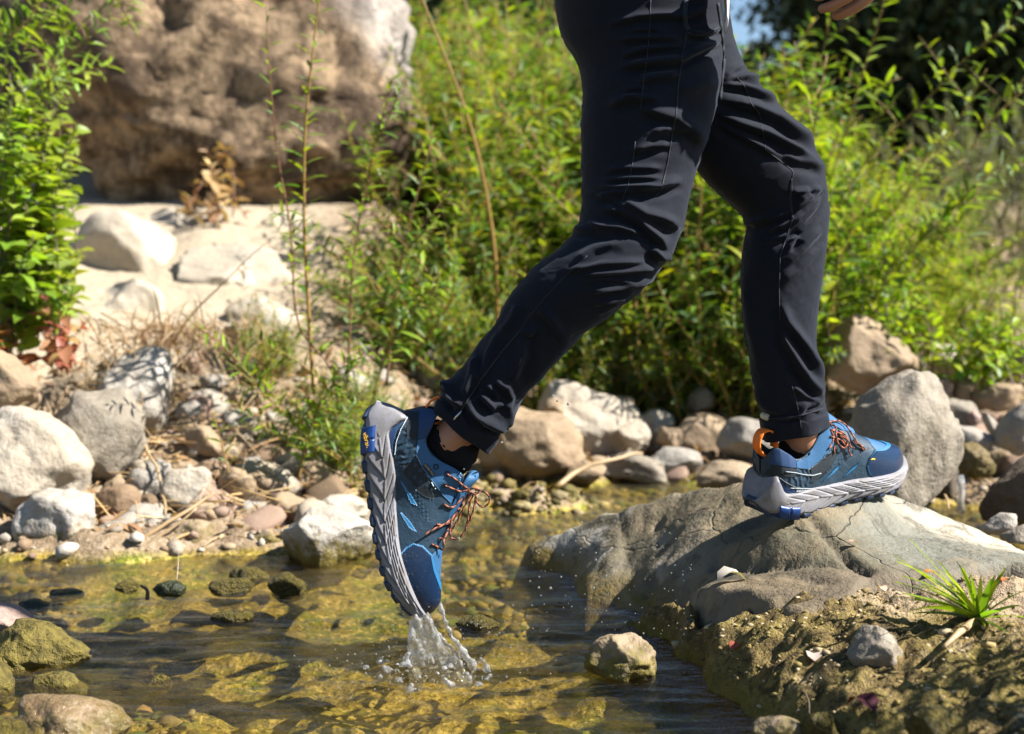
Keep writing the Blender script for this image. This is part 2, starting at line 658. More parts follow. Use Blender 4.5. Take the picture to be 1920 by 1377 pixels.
def ground_hit(u, v, y0=.8, y1=30):
    ys = np.concatenate([np.arange(y0, 8, .01), np.arange(8, y1, .05)])
    pts = np.stack([P(u, v, y) for y in ys])
    k = np.nonzero(pts[:, 2] <= gz(pts[:, 0], pts[:, 1], False))[0]
    return pts[k[0]] if len(k) else None


def axis(a, b, step, grow, lim):
    r = list(np.arange(a, b, step))
    s = step
    while r[-1] < lim:
        s *= grow
        r.append(r[-1] + s)
    return np.array(r)


gx = axis(0, 1.5, .02, 1.12, 26)
gx = np.concatenate([-gx[:0:-1], gx])
gy = axis(.5, 4.6, .018, 1.06, 34)
GX, GY = np.meshgrid(gx, gy)
GV = np.stack([GX, GY, gz(GX, GY)], -1).reshape(-1, 3)
# the far slope climbs on behind the thickets
GV[:, 2] += np.clip(GV[:, 1] - 13, 0, 30) * .03
tag(ob('ground', me_new('ground', GV, gridf(len(gy), len(gx)), True, [GROUND])), kind='structure')

wx = np.concatenate([np.arange(-3.2, -.45, .02), np.arange(-.45, .2, .0045), np.arange(.2, 3.2, .02)])
wy = np.concatenate([np.arange(.4, 1.6, .02), np.arange(1.6, 2.4, .006), np.arange(2.4, 4.2, .018)])
WX, WY = np.meshgrid(wx, wy)
SPL = P(803, 1290, 2.04)
rr = np.hypot(WX - SPL[0], WY - SPL[1])
q = np.stack([WX, WY * 2.0, 0 * WX], -1)
WZ = .0035 * vn(q * 5, 3) + .0028 * vn(q * 13, 4) + .0012 * vn(q * 31, 6)
WZ += .0026 * np.cos(rr * 2 * math.pi / .055) * np.exp(-rr / .12) * sstep(0.02, .06, rr)
qq = np.stack([WX, WY, 0 * WX], -1)
WZ += np.exp(-(rr / .085) ** 2) * (.006 + .006 * vn(qq * 45, 8) + .005 * vn(qq * 90, 9)) + np.exp(-(rr / .16) ** 2) * .0012 * vn(qq * 60, 10)
tag(ob('water', me_new('water', np.stack([WX, WY, WZ], -1).reshape(-1, 3), gridf(len(wy), len(wx)), True, [WATER])), kind='structure')

# far hill
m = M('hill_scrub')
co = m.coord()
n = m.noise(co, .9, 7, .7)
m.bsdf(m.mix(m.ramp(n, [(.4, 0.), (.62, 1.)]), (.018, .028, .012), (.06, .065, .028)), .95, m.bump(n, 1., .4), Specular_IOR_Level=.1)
hx = np.linspace(-60, 60, 160)
hy = np.linspace(26, 90, 60)
HX, HY = np.meshgrid(hx, hy)
HZ = 2.3 + (HY - 26) * .16 + 2.0 * fbm(np.stack([HX * .06, HY * .06, 0 * HX], -1), 5, 21) + np.abs(HX - 6) * .09 - 3.2 * np.exp(-((HX - HY * .175) / 4.) ** 2)
HZ[0] -= 4
tag(ob('hillside', me_new('hillside', np.stack([HX, HY, HZ], -1).reshape(-1, 3), gridf(60, 160), True, [m.m])), kind='structure')


# ------------------------------------------------------------------ control-point height patches (the big flat rock, the mossy shelf)
def patch(ctrl, step):
    """ctrl: world points (n,3). Dense height patch over their Delaunay triangulation."""
    C = np.asarray(ctrl, float)
    _, _, tris, *_r = delaunay_2d_cdt([Vector((p[0], p[1])) for p in C], [], [], 0, 1e-5)
    x0, y0 = C[:, :2].min(0)
    x1, y1 = C[:, :2].max(0)
    X, Y = np.meshgrid(np.arange(x0, x1, step), np.arange(y0, y1, step))
    Z = np.full(X.shape, np.nan)
    for t in tris:
        a, b, c_ = (C[i] for i in t)
        den = (b[1] - c_[1]) * (a[0] - c_[0]) + (c_[0] - b[0]) * (a[1] - c_[1])
        if abs(den) < 1e-9:
            continue
        l1 = ((b[1] - c_[1]) * (X - c_[0]) + (c_[0] - b[0]) * (Y - c_[1])) / den
        l2 = ((c_[1] - a[1]) * (X - c_[0]) + (a[0] - c_[0]) * (Y - c_[1])) / den
        l3 = 1 - l1 - l2
        k = (l1 >= -1e-6) & (l2 >= -1e-6) & (l3 >= -1e-6)
        Z[k] = (l1 * a[2] + l2 * b[2] + l3 * c_[2])[k]
    return X, Y, Z


def blur(Z, n):
    ok = ~np.isnan(Z)
    for _ in range(n):
        A = np.where(ok, Z, 0)
        w = ok.astype(float)
        s, c_ = A.copy(), w.copy()
        for ax, d in ((0, 1), (0, -1), (1, 1), (1, -1)):
            s += np.roll(A, d, ax)
            c_ += np.roll(w, d, ax)
        Z = np.where(ok, s / np.maximum(c_, 1), np.nan)
    return Z


def patch_obj(name, X, Y, Z, mat):
    n, mm = Z.shape
    ok = ~np.isnan(Z)
    F = gridf(n, mm)
    F = F[ok.ravel()[F].all(1)]
    V = np.stack([X, Y, np.where(ok, Z, 0)], -1).reshape(-1, 3)
    used = np.unique(F)
    re = np.full(len(V), -1)
    re[used] = np.arange(len(used))
    return ob(name, me_new(name, V[used], re[F], True, [mat]))


def pv(L):
    return [P(*a) for a in L]


# big flat rock
rc = pv([(985, 1018, 2.74), (1060, 990, 2.73), (1155, 963, 2.71), (1166, 960, 2.66), (1290, 916, 2.62), (1420, 893, 2.52), (1560, 918, 2.45),
         (1518, 964, 2.235), (1557, 933, 2.285), (1584, 926, 2.30), (1612, 919, 2.325), (1642, 917, 2.36), (1672, 927, 2.41), (1860, 1000, 2.38), (1930, 1035, 2.30), (2100, 1060, 2.2),
         (1000, 1058, 2.71), (1100, 1105, 2.47), (1180, 1086, 2.46), (1280, 1112, 2.28), (1130, 1022, 2.61), (1175, 1018, 2.58), (1230, 1010, 2.53), (1290, 985, 2.47),
         (1230, 1052, 2.42), (1345, 1030, 2.32), (1400, 1038, 2.22), (1525, 1046, 2.13), (1450, 1000, 2.22), (1490, 970, 2.235), (1620, 1066, 2.06), (1552, 1003, 2.18),
         (1700, 1000, 2.26), (1760, 1075, 2.05), (1880, 1047, 2.1), (2000, 1080, 2.05), (1640, 1062, 2.07),
         (1350, 1058, 2.285), (1400, 1066, 2.195), (1525, 1062, 2.105), (1500, 1150, 1.95), (1400, 1112, 2.06), (1335, 1100, 2.13), (1600, 1112, 1.97), (1620, 1080, 2.035)])
x = np.array(rc)
rim = []
for u, v, Y in [(940, 1040, 2.80), (1040, 985, 2.86), (1150, 955, 2.86), (1290, 915, 2.78), (1430, 893, 2.68), (1600, 915, 2.62), (1750, 930, 2.56), (1900, 1000, 2.52), (2200, 1060, 2.4),
                (985, 1075, 2.70), (1085, 1128, 2.36), (1190, 1118, 2.3), (1290, 1160, 2.10), (1400, 1190, 1.95), (1500, 1190, 1.87), (1650, 1140, 1.9), (1770, 1110, 1.96), (1900, 1090, 1.98), (2060, 1110, 1.95)]:
    p = P(u, v, Y)
    rim.append(np.array([p[0], p[1], -.10]))
X, Y, Z = patch(rc + rim, .0065)
Z = blur(Z, 1)
q = np.stack([X, Y, 0 * X], -1)
crack = pv([(1519, 966, 2.235), (1552, 1003, 2.18), (1598, 1042, 2.10), (1626, 1068, 2.05)])
dd, sd_, pr = segdist(np.stack([X.ravel(), Y.ravel()], -1), [c_[:2] for c_ in crack])
dd = dd.reshape(X.shape)
Z = Z - .012 * np.exp(-(dd / .009) ** 2) * (1 + .6 * vn(q * 40, 44))
front = sstep(-.35, .05, 0.30 - X)     # the left flank is rougher
Z = Z + .0022 * fbm(q * 7, 4, 31) + .0018 * fbm(q * 38, 3, 32) + front * .005 * fbm(q * np.array([22, 14, 1]), 4, 33)
pit = np.clip(vn(q * 26, 35) - .45, 0, 1)
Z = Z - .012 * pit * (.25 + front)
for L_, dp, wd in (([(1160, 962, 2.68), (1172, 1000, 2.57), (1180, 1040, 2.50), (1190, 1062, 2.46)], .006, .007), ([(1345, 1036, 2.29), (1400, 1049, 2.192), (1525, 1054, 2.118), (1622, 1068, 2.055)], .010, .007),
                   ([(1290, 985, 2.45), (1350, 960, 2.42), (1420, 930, 2.40)], .005, .005), ([(1700, 1000, 2.26), (1790, 1010, 2.2), (1890, 1045, 2.1)], .004, .005), ([(1400, 1092, 2.11), (1470, 1085, 2.09), (1560, 1100, 2.02)], .006, .006)):
    d_, _, _ = segdist(np.stack([X.ravel(), Y.ravel()], -1), [P(*c_)[:2] for c_ in L_])
    d_ = d_.reshape(X.shape) + .006 * vn(q * 30, 46)
    Z = Z - dp * np.exp(-(d_ / wd) ** 2)
led = fbm(q * np.array([2.4, 5, 1]) + .3, 3, 37)
Z = Z + .006 * (np.floor(led * 5) / 5 - led)

m = M('flat_rock')
co = m.coord()
sx = m.n('SeparateXYZ', Vector=co)
n1 = m.noise(co, 6, 6, .6)
n2 = m.noise(co, 24, 6, .65)
n3 = m.noise(co, 120, 3, .6)
ol = m.mix(n1, (.075, .066, .040), (.14, .118, .075))
ol = m.mix(m.ramp(n2, [(.5, 0.), (.7, .6)]), ol, (.17, .115, .06))
gr = m.mix(n1, (.12, .117, .09), (.175, .167, .13))
# grey on the right of the crack, lichen-white patches on the left end, brown lower slab
rk = m.math('MULTIPLY', m.math('SUBTRACT', m.math('ADD', sx.outputs['X'], m.math('MULTIPLY', m.math('SUBTRACT', 2.2, sx.outputs['Y']), -.25)), .50), 12., True)
c = m.mix(rk, ol, gr)
low = m.math('MULTIPLY', m.math('SUBTRACT', .158, m.math('ADD', sx.outputs['Z'], m.math('MULTIPLY', m.math('SUBTRACT', sx.outputs['Y'], 2.06), .28))), 40., True)
low = m.math('MULTIPLY', low, m.math('MULTIPLY', m.math('SUBTRACT', 2.21, sx.outputs['Y']), 16., True))
c = m.mix(m.math('MULTIPLY', low, .75), c, m.mix(n2, (.085, .06, .038), (.17, .13, .085)))
lf = m.math('MULTIPLY', m.math('SUBTRACT', .36, sx.outputs['X']), 5., True)
wh = m.math('MULTIPLY', m.ramp(n1, [(.49, 0.), (.54, 1.)]), m.ramp(n2, [(.33, .1), (.5, .9)]))
c = m.mix(m.math('MULTIPLY', lf, wh), c, (.34, .31, .26))
dk = m.math('MULTIPLY', lf, m.ramp(m.noise(co, 15, 5, .7), [(.55, 0.), (.66, .8)]))
c = m.mix(dk, c, (.06, .052, .038))
# pale weathered stripe along the far right edge of the crest
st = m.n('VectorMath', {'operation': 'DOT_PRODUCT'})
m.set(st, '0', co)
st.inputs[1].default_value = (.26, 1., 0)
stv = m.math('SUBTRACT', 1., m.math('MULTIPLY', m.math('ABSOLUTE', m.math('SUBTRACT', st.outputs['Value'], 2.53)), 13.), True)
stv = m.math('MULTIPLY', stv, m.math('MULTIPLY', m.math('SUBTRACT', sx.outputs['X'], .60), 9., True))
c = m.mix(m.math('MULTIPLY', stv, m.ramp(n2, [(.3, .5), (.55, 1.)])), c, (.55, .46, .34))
z = sx.outputs['Z']
mk = m.math('ADD', m.math('MULTIPLY', m.math('SUBTRACT', .05, z), 30.), m.math('MULTIPLY', m.math('SUBTRACT', n2, .5), 3.), True)
mk = m.math('MULTIPLY', mk, m.math('MULTIPLY', m.math('SUBTRACT', .75, sx.outputs['X']), 6., True))
c = m.mix(mk, c, m.mix(n3, (.05, .035, .012), (.20, .14, .03)))
c = m.mix(m.ramp(n3, [(.3, .3), (.5, 0.)]), c, (.05, .045, .03))
cp = m.n('Attribute', {'attribute_name': 'crack'}).outputs['Fac']
c = m.mix(cp, c, (.06, .045, .03))
h = m.math('ADD', m.math('MULTIPLY', n2, .7), m.math('MULTIPLY', n3, .4))
wv_ = m.n('VectorMath', {'operation': 'ADD'})
m.set(wv_, '0', co)
sc_n = m.n('VectorMath', {'operation': 'SCALE'}, Scale=.16)
m.set(sc_n, '0', m.n('TexNoise', Vector=co, Scale=5., Detail=4.).outputs['Color'])
m.set(wv_, '1', sc_n.outputs[0])
ve = m.ramp(m.vor(wv_.outputs[0], 3.1, 'DISTANCE_TO_EDGE'), [(.0, 1.), (.008, 0.)])
c = m.mix(m.math('MULTIPLY', ve, .2), c, (.045, .038, .026))
h = m.math('SUBTRACT', h, m.math('MULTIPLY', ve, .35))
c = m.mix(m.ramp(m.noise(co, 4.5, 7, .72, .8), [(.5, 0.), (.58, .55)]), c, (.20, .15, .085))
c = m.mix(m.ramp(m.noise(co, 10, 7, .7, 1.5), [(.56, 0.), (.62, .6)]), c, (.05, .044, .03))
m.bsdf(c, .75, m.bump(h, 1., .008), Specular_IOR_Level=.3)
big = patch_obj('flat_boulder', X, Y, Z, m.m)
tag(big, 'broad flat olive grey boulder that the front shoe is stepping on', 'boulder')
V = np.empty(len(big.data.vertices) * 3, np.float32)
big.data.vertices.foreach_get('co', V)
V = V.reshape(-1, 3)
d2, _, _ = segdist(V[:, :2], [c_[:2] for c_ in crack])
ca = big.data.attributes.new('crack', 'FLOAT', 'POINT')
ca.data.foreach_set('value', np.exp(-(d2 / .005) ** 2).astype(np.float32) * .8)
ROCK_BVH = BVHTree.FromObject(big, bpy.context.evaluated_depsgraph_get())

# mossy earth shelf in front of it
sc_ = pv([(1180, 1135, 2.28), (1240, 1118, 2.24), (1290, 1122, 2.18), (1345, 1150, 2.06), (1345, 1185, 1.98), (1300, 1165, 2.1), (1400, 1250, 1.90), (1400, 1180, 1.96), (1500, 1166, 1.925), (1500, 1240, 1.83),
          (1650, 1150, 1.865), (1700, 1096, 1.985), (1800, 1090, 1.98), (1900, 1082, 1.95), (2050, 1100, 1.9), (1900, 1230, 1.73), (2100, 1260, 1.7), (1600, 1262, 1.77), (1750, 1200, 1.80),
          (1490, 1318, 1.79), (1580, 1350, 1.68), (1700, 1340, 1.66), (1900, 1360, 1.6), (2150, 1400, 1.55), (1640, 1400, 1.62), (1800, 1430, 1.55), (2000, 1470, 1.5)])
rim = []
for u, v, Y in [(1120, 1140, 2.34), (1200, 1165, 2.20), (1275, 1205, 2.05), (1300, 1250, 1.95), (1350, 1300, 1.86), (1430, 1345, 1.78), (1500, 1400, 1.68), (1560, 1470, 1.56), (1650, 1560, 1.45), (1900, 1600, 1.40), (2300, 1500, 1.4),
                (2400, 1100, 1.9), (2300, 1050, 2.05), (1900, 1060, 2.1), (1650, 1060, 2.15), (1400, 1090, 2.2)]:
    p = P(u, v, Y)
    rim.append(np.array([p[0], p[1], -.11]))
for u, v, Y in [(1180, 1150, 2.25), (1262, 1180, 2.10), (1320, 1245, 1.94), (1375, 1295, 1.85), (1450, 1335, 1.78)]:
    p = P(u, v, Y)
    rim.append(np.array([p[0], p[1], -.015]))
X, Y, Z = patch(sc_ + rim, .006)
Z = blur(Z, 2)
q = np.stack([X, Y, 0 * X], -1)
Z = Z + .010 * fbm(q * 9, 4, 51) + .0065 * fbm(q * 34, 3, 52) + .0045 * fbm(q * 85, 2, 53) - .007 * np.exp(-(fbm(q * 24, 3, 57) / .12) ** 2)
m = M('mossy_earth')
co = m.coord()
sx = m.n('SeparateXYZ', Vector=co)
n1 = m.noise(co, 8, 6, .65)
n2 = m.noise(co, 38, 6, .7)
n3 = m.noise(co, 130, 3, .7)
c = m.mix(m.ramp(n2, [(.36, 0.), (.62, 1.)]), (.075, .05, .018), (.235, .165, .06))
c = m.mix(m.ramp(n1, [(.46, 0.), (.6, .75)]), c, m.mix(n2, (.13, .10, .022), (.30, .235, .06)))
c = m.mix(m.ramp(m.noise(co, 17, 6, .75, 1.), [(.54, 0.), (.6, .85)]), c, (.045, .032, .014))
c = m.mix(m.ramp(m.noise(co, 13, 6, .7), [(.58, 0.), (.66, .7)]), c, (.33, .25, .14))
dry = m.math('MULTIPLY', m.math('SUBTRACT', m.math('ADD', sx.outputs['Z'], m.math('MULTIPLY', m.math('SUBTRACT', n1, .5), .12)), .118), 40., True)
c = m.mix(dry, c, m.mix(n2, (.27, .185, .11), (.42, .32, .21)))
c = m.mix(m.ramp(n3, [(.32, .75), (.48, 0.)]), c, (.035, .026, .012))
gr = m.math('MULTIPLY', m.math('SUBTRACT', .03, sx.outputs['Z']), 40., True)
c = m.mix(m.math('MULTIPLY', gr, .8), c, m.mix(n2, (.10, .075, .012), (.22, .17, .03)))
h = m.math('ADD', n2, m.math('MULTIPLY', n3, .6))
m.bsdf(c, .85, m.bump(h, 1., .012), Specular_IOR_Level=.2)
EARTH = m.m
shelf = tag(patch_obj('earth_bank', X, Y, Z, m.m), kind='structure')
SHELF_BVH = BVHTree.FromObject(shelf, bpy.context.evaluated_depsgraph_get())


def down(bvh, x, y, z0=2.):
    h_ = bvh.ray_cast(Vector((x, y, z0)), Vector((0, 0, -1)))
    return None if h_[0] is None else h_[0].z


def surf_z(x, y):
    z = float(gz(np.array([x]), np.array([y]))[0])
    for b in (ROCK_BVH, SHELF_BVH):
        t = down(b, x, y)
        if t is not None:
            z = max(z, t)
    return z


def hit(u, v):
    """nearest of rock, shelf and ground along the ray through a pixel"""
    d = Vector(ray(u, v))
    best = None
    for b in (ROCK_BVH, SHELF_BVH):
        h_ = b.ray_cast(Vector(CAM), d)
        if h_[0] is not None and (best is None or h_[3] < best[1]):
            best = (np.array(h_[0]), h_[3])
    g = ground_hit(u, v)
    if g is not None:
        dg = np.linalg.norm(g - CAM)
        if best is None or dg < best[1]:
            best = (g, dg)
    return best[0]


# ------------------------------------------------------------------ stones
def ico(sub):
    bm = bmesh.new()
    bmesh.ops.create_icosphere(bm, subdivisions=sub, radius=1)
    V = np.array([v.co[:] for v in bm.verts])
    F = np.array([[v.index for v in f.verts] for f in bm.faces])
    bm.free()
    return V, F


ICO = {s: ico(s) for s in (1, 2, 3, 4, 5, 6)}


def stone_shape(seed, sub=4, ang=.5, rough=.03, lump=.10):
    V, F = ICO[sub]
    rs = np.random.RandomState(seed)
    D = V.copy()
    A = V.copy()
    for k in range(int(6 + 10 * ang)):
        n = rs.normal(size=3)
        n /= np.linalg.norm(n)
        h = rs.uniform(.62, .9) if ang > .3 else rs.uniform(.78, .95)
        e = np.maximum(A @ n - h, 0)
        A -= (e * (.55 + .45 * ang))[:, None] * n
    A *= (1 + lump * fbm(V * 1.3 + seed, 2, seed))[:, None]
    A += D * (rough * fbm(V * 4.5 + seed, 4, seed + 5))[:, None]
    A /= np.abs(A).max(0)
    return A, F


def stone(name, px, Y, mat, label, seed, cat='stone', ang=.5, depth=.9, rot=0., group=None, rough=.03, sub=4, bury=0., lump=.1):
    """px = (u0, v0, u1, v1) the stone's extent in the photo, Y its distance; rot turns it in the picture plane (degrees)."""
    u0, v0, u1, v1 = px
    c_ = P((u0 + u1) / 2, (v0 + v1) / 2 + bury * (v1 - v0) / 2, Y)
    s = Y / FPX
    hw, hh = (u1 - u0) / 2 * s, (v1 - v0) / 2 * s * (1 + bury)
    A, F = stone_shape(seed, sub, min(1., ang + .22), rough + .008, lump)
    a = R(rot)
    ca, sa = abs(math.cos(a)), abs(math.sin(a))
    if abs(ca * ca - sa * sa) > .2 and rot:
        # semi-axes whose rotated bounding box is hw x hh
        p2 = max((hw ** 2 * ca ** 2 - hh ** 2 * sa ** 2) / (ca ** 4 - sa ** 4), (.3 * hw) ** 2)
        q2 = max((hh ** 2 * ca ** 2 - hw ** 2 * sa ** 2) / (ca ** 4 - sa ** 4), (.3 * hh) ** 2)
        rx, rz = math.sqrt(p2), math.sqrt(q2)
    else:
        rx, rz = hw, hh
    V = A * np.array([rx, depth * (rx + rz) / 2, rz])
    V = np.stack([V[:, 0] * math.cos(a) - V[:, 2] * math.sin(a), V[:, 1], V[:, 0] * math.sin(a) + V[:, 2] * math.cos(a)], -1)
    o = ob(name, me_new(name, V, F, True, [ST[mat]]), None, c_)
    return tag(o, label, cat, group)


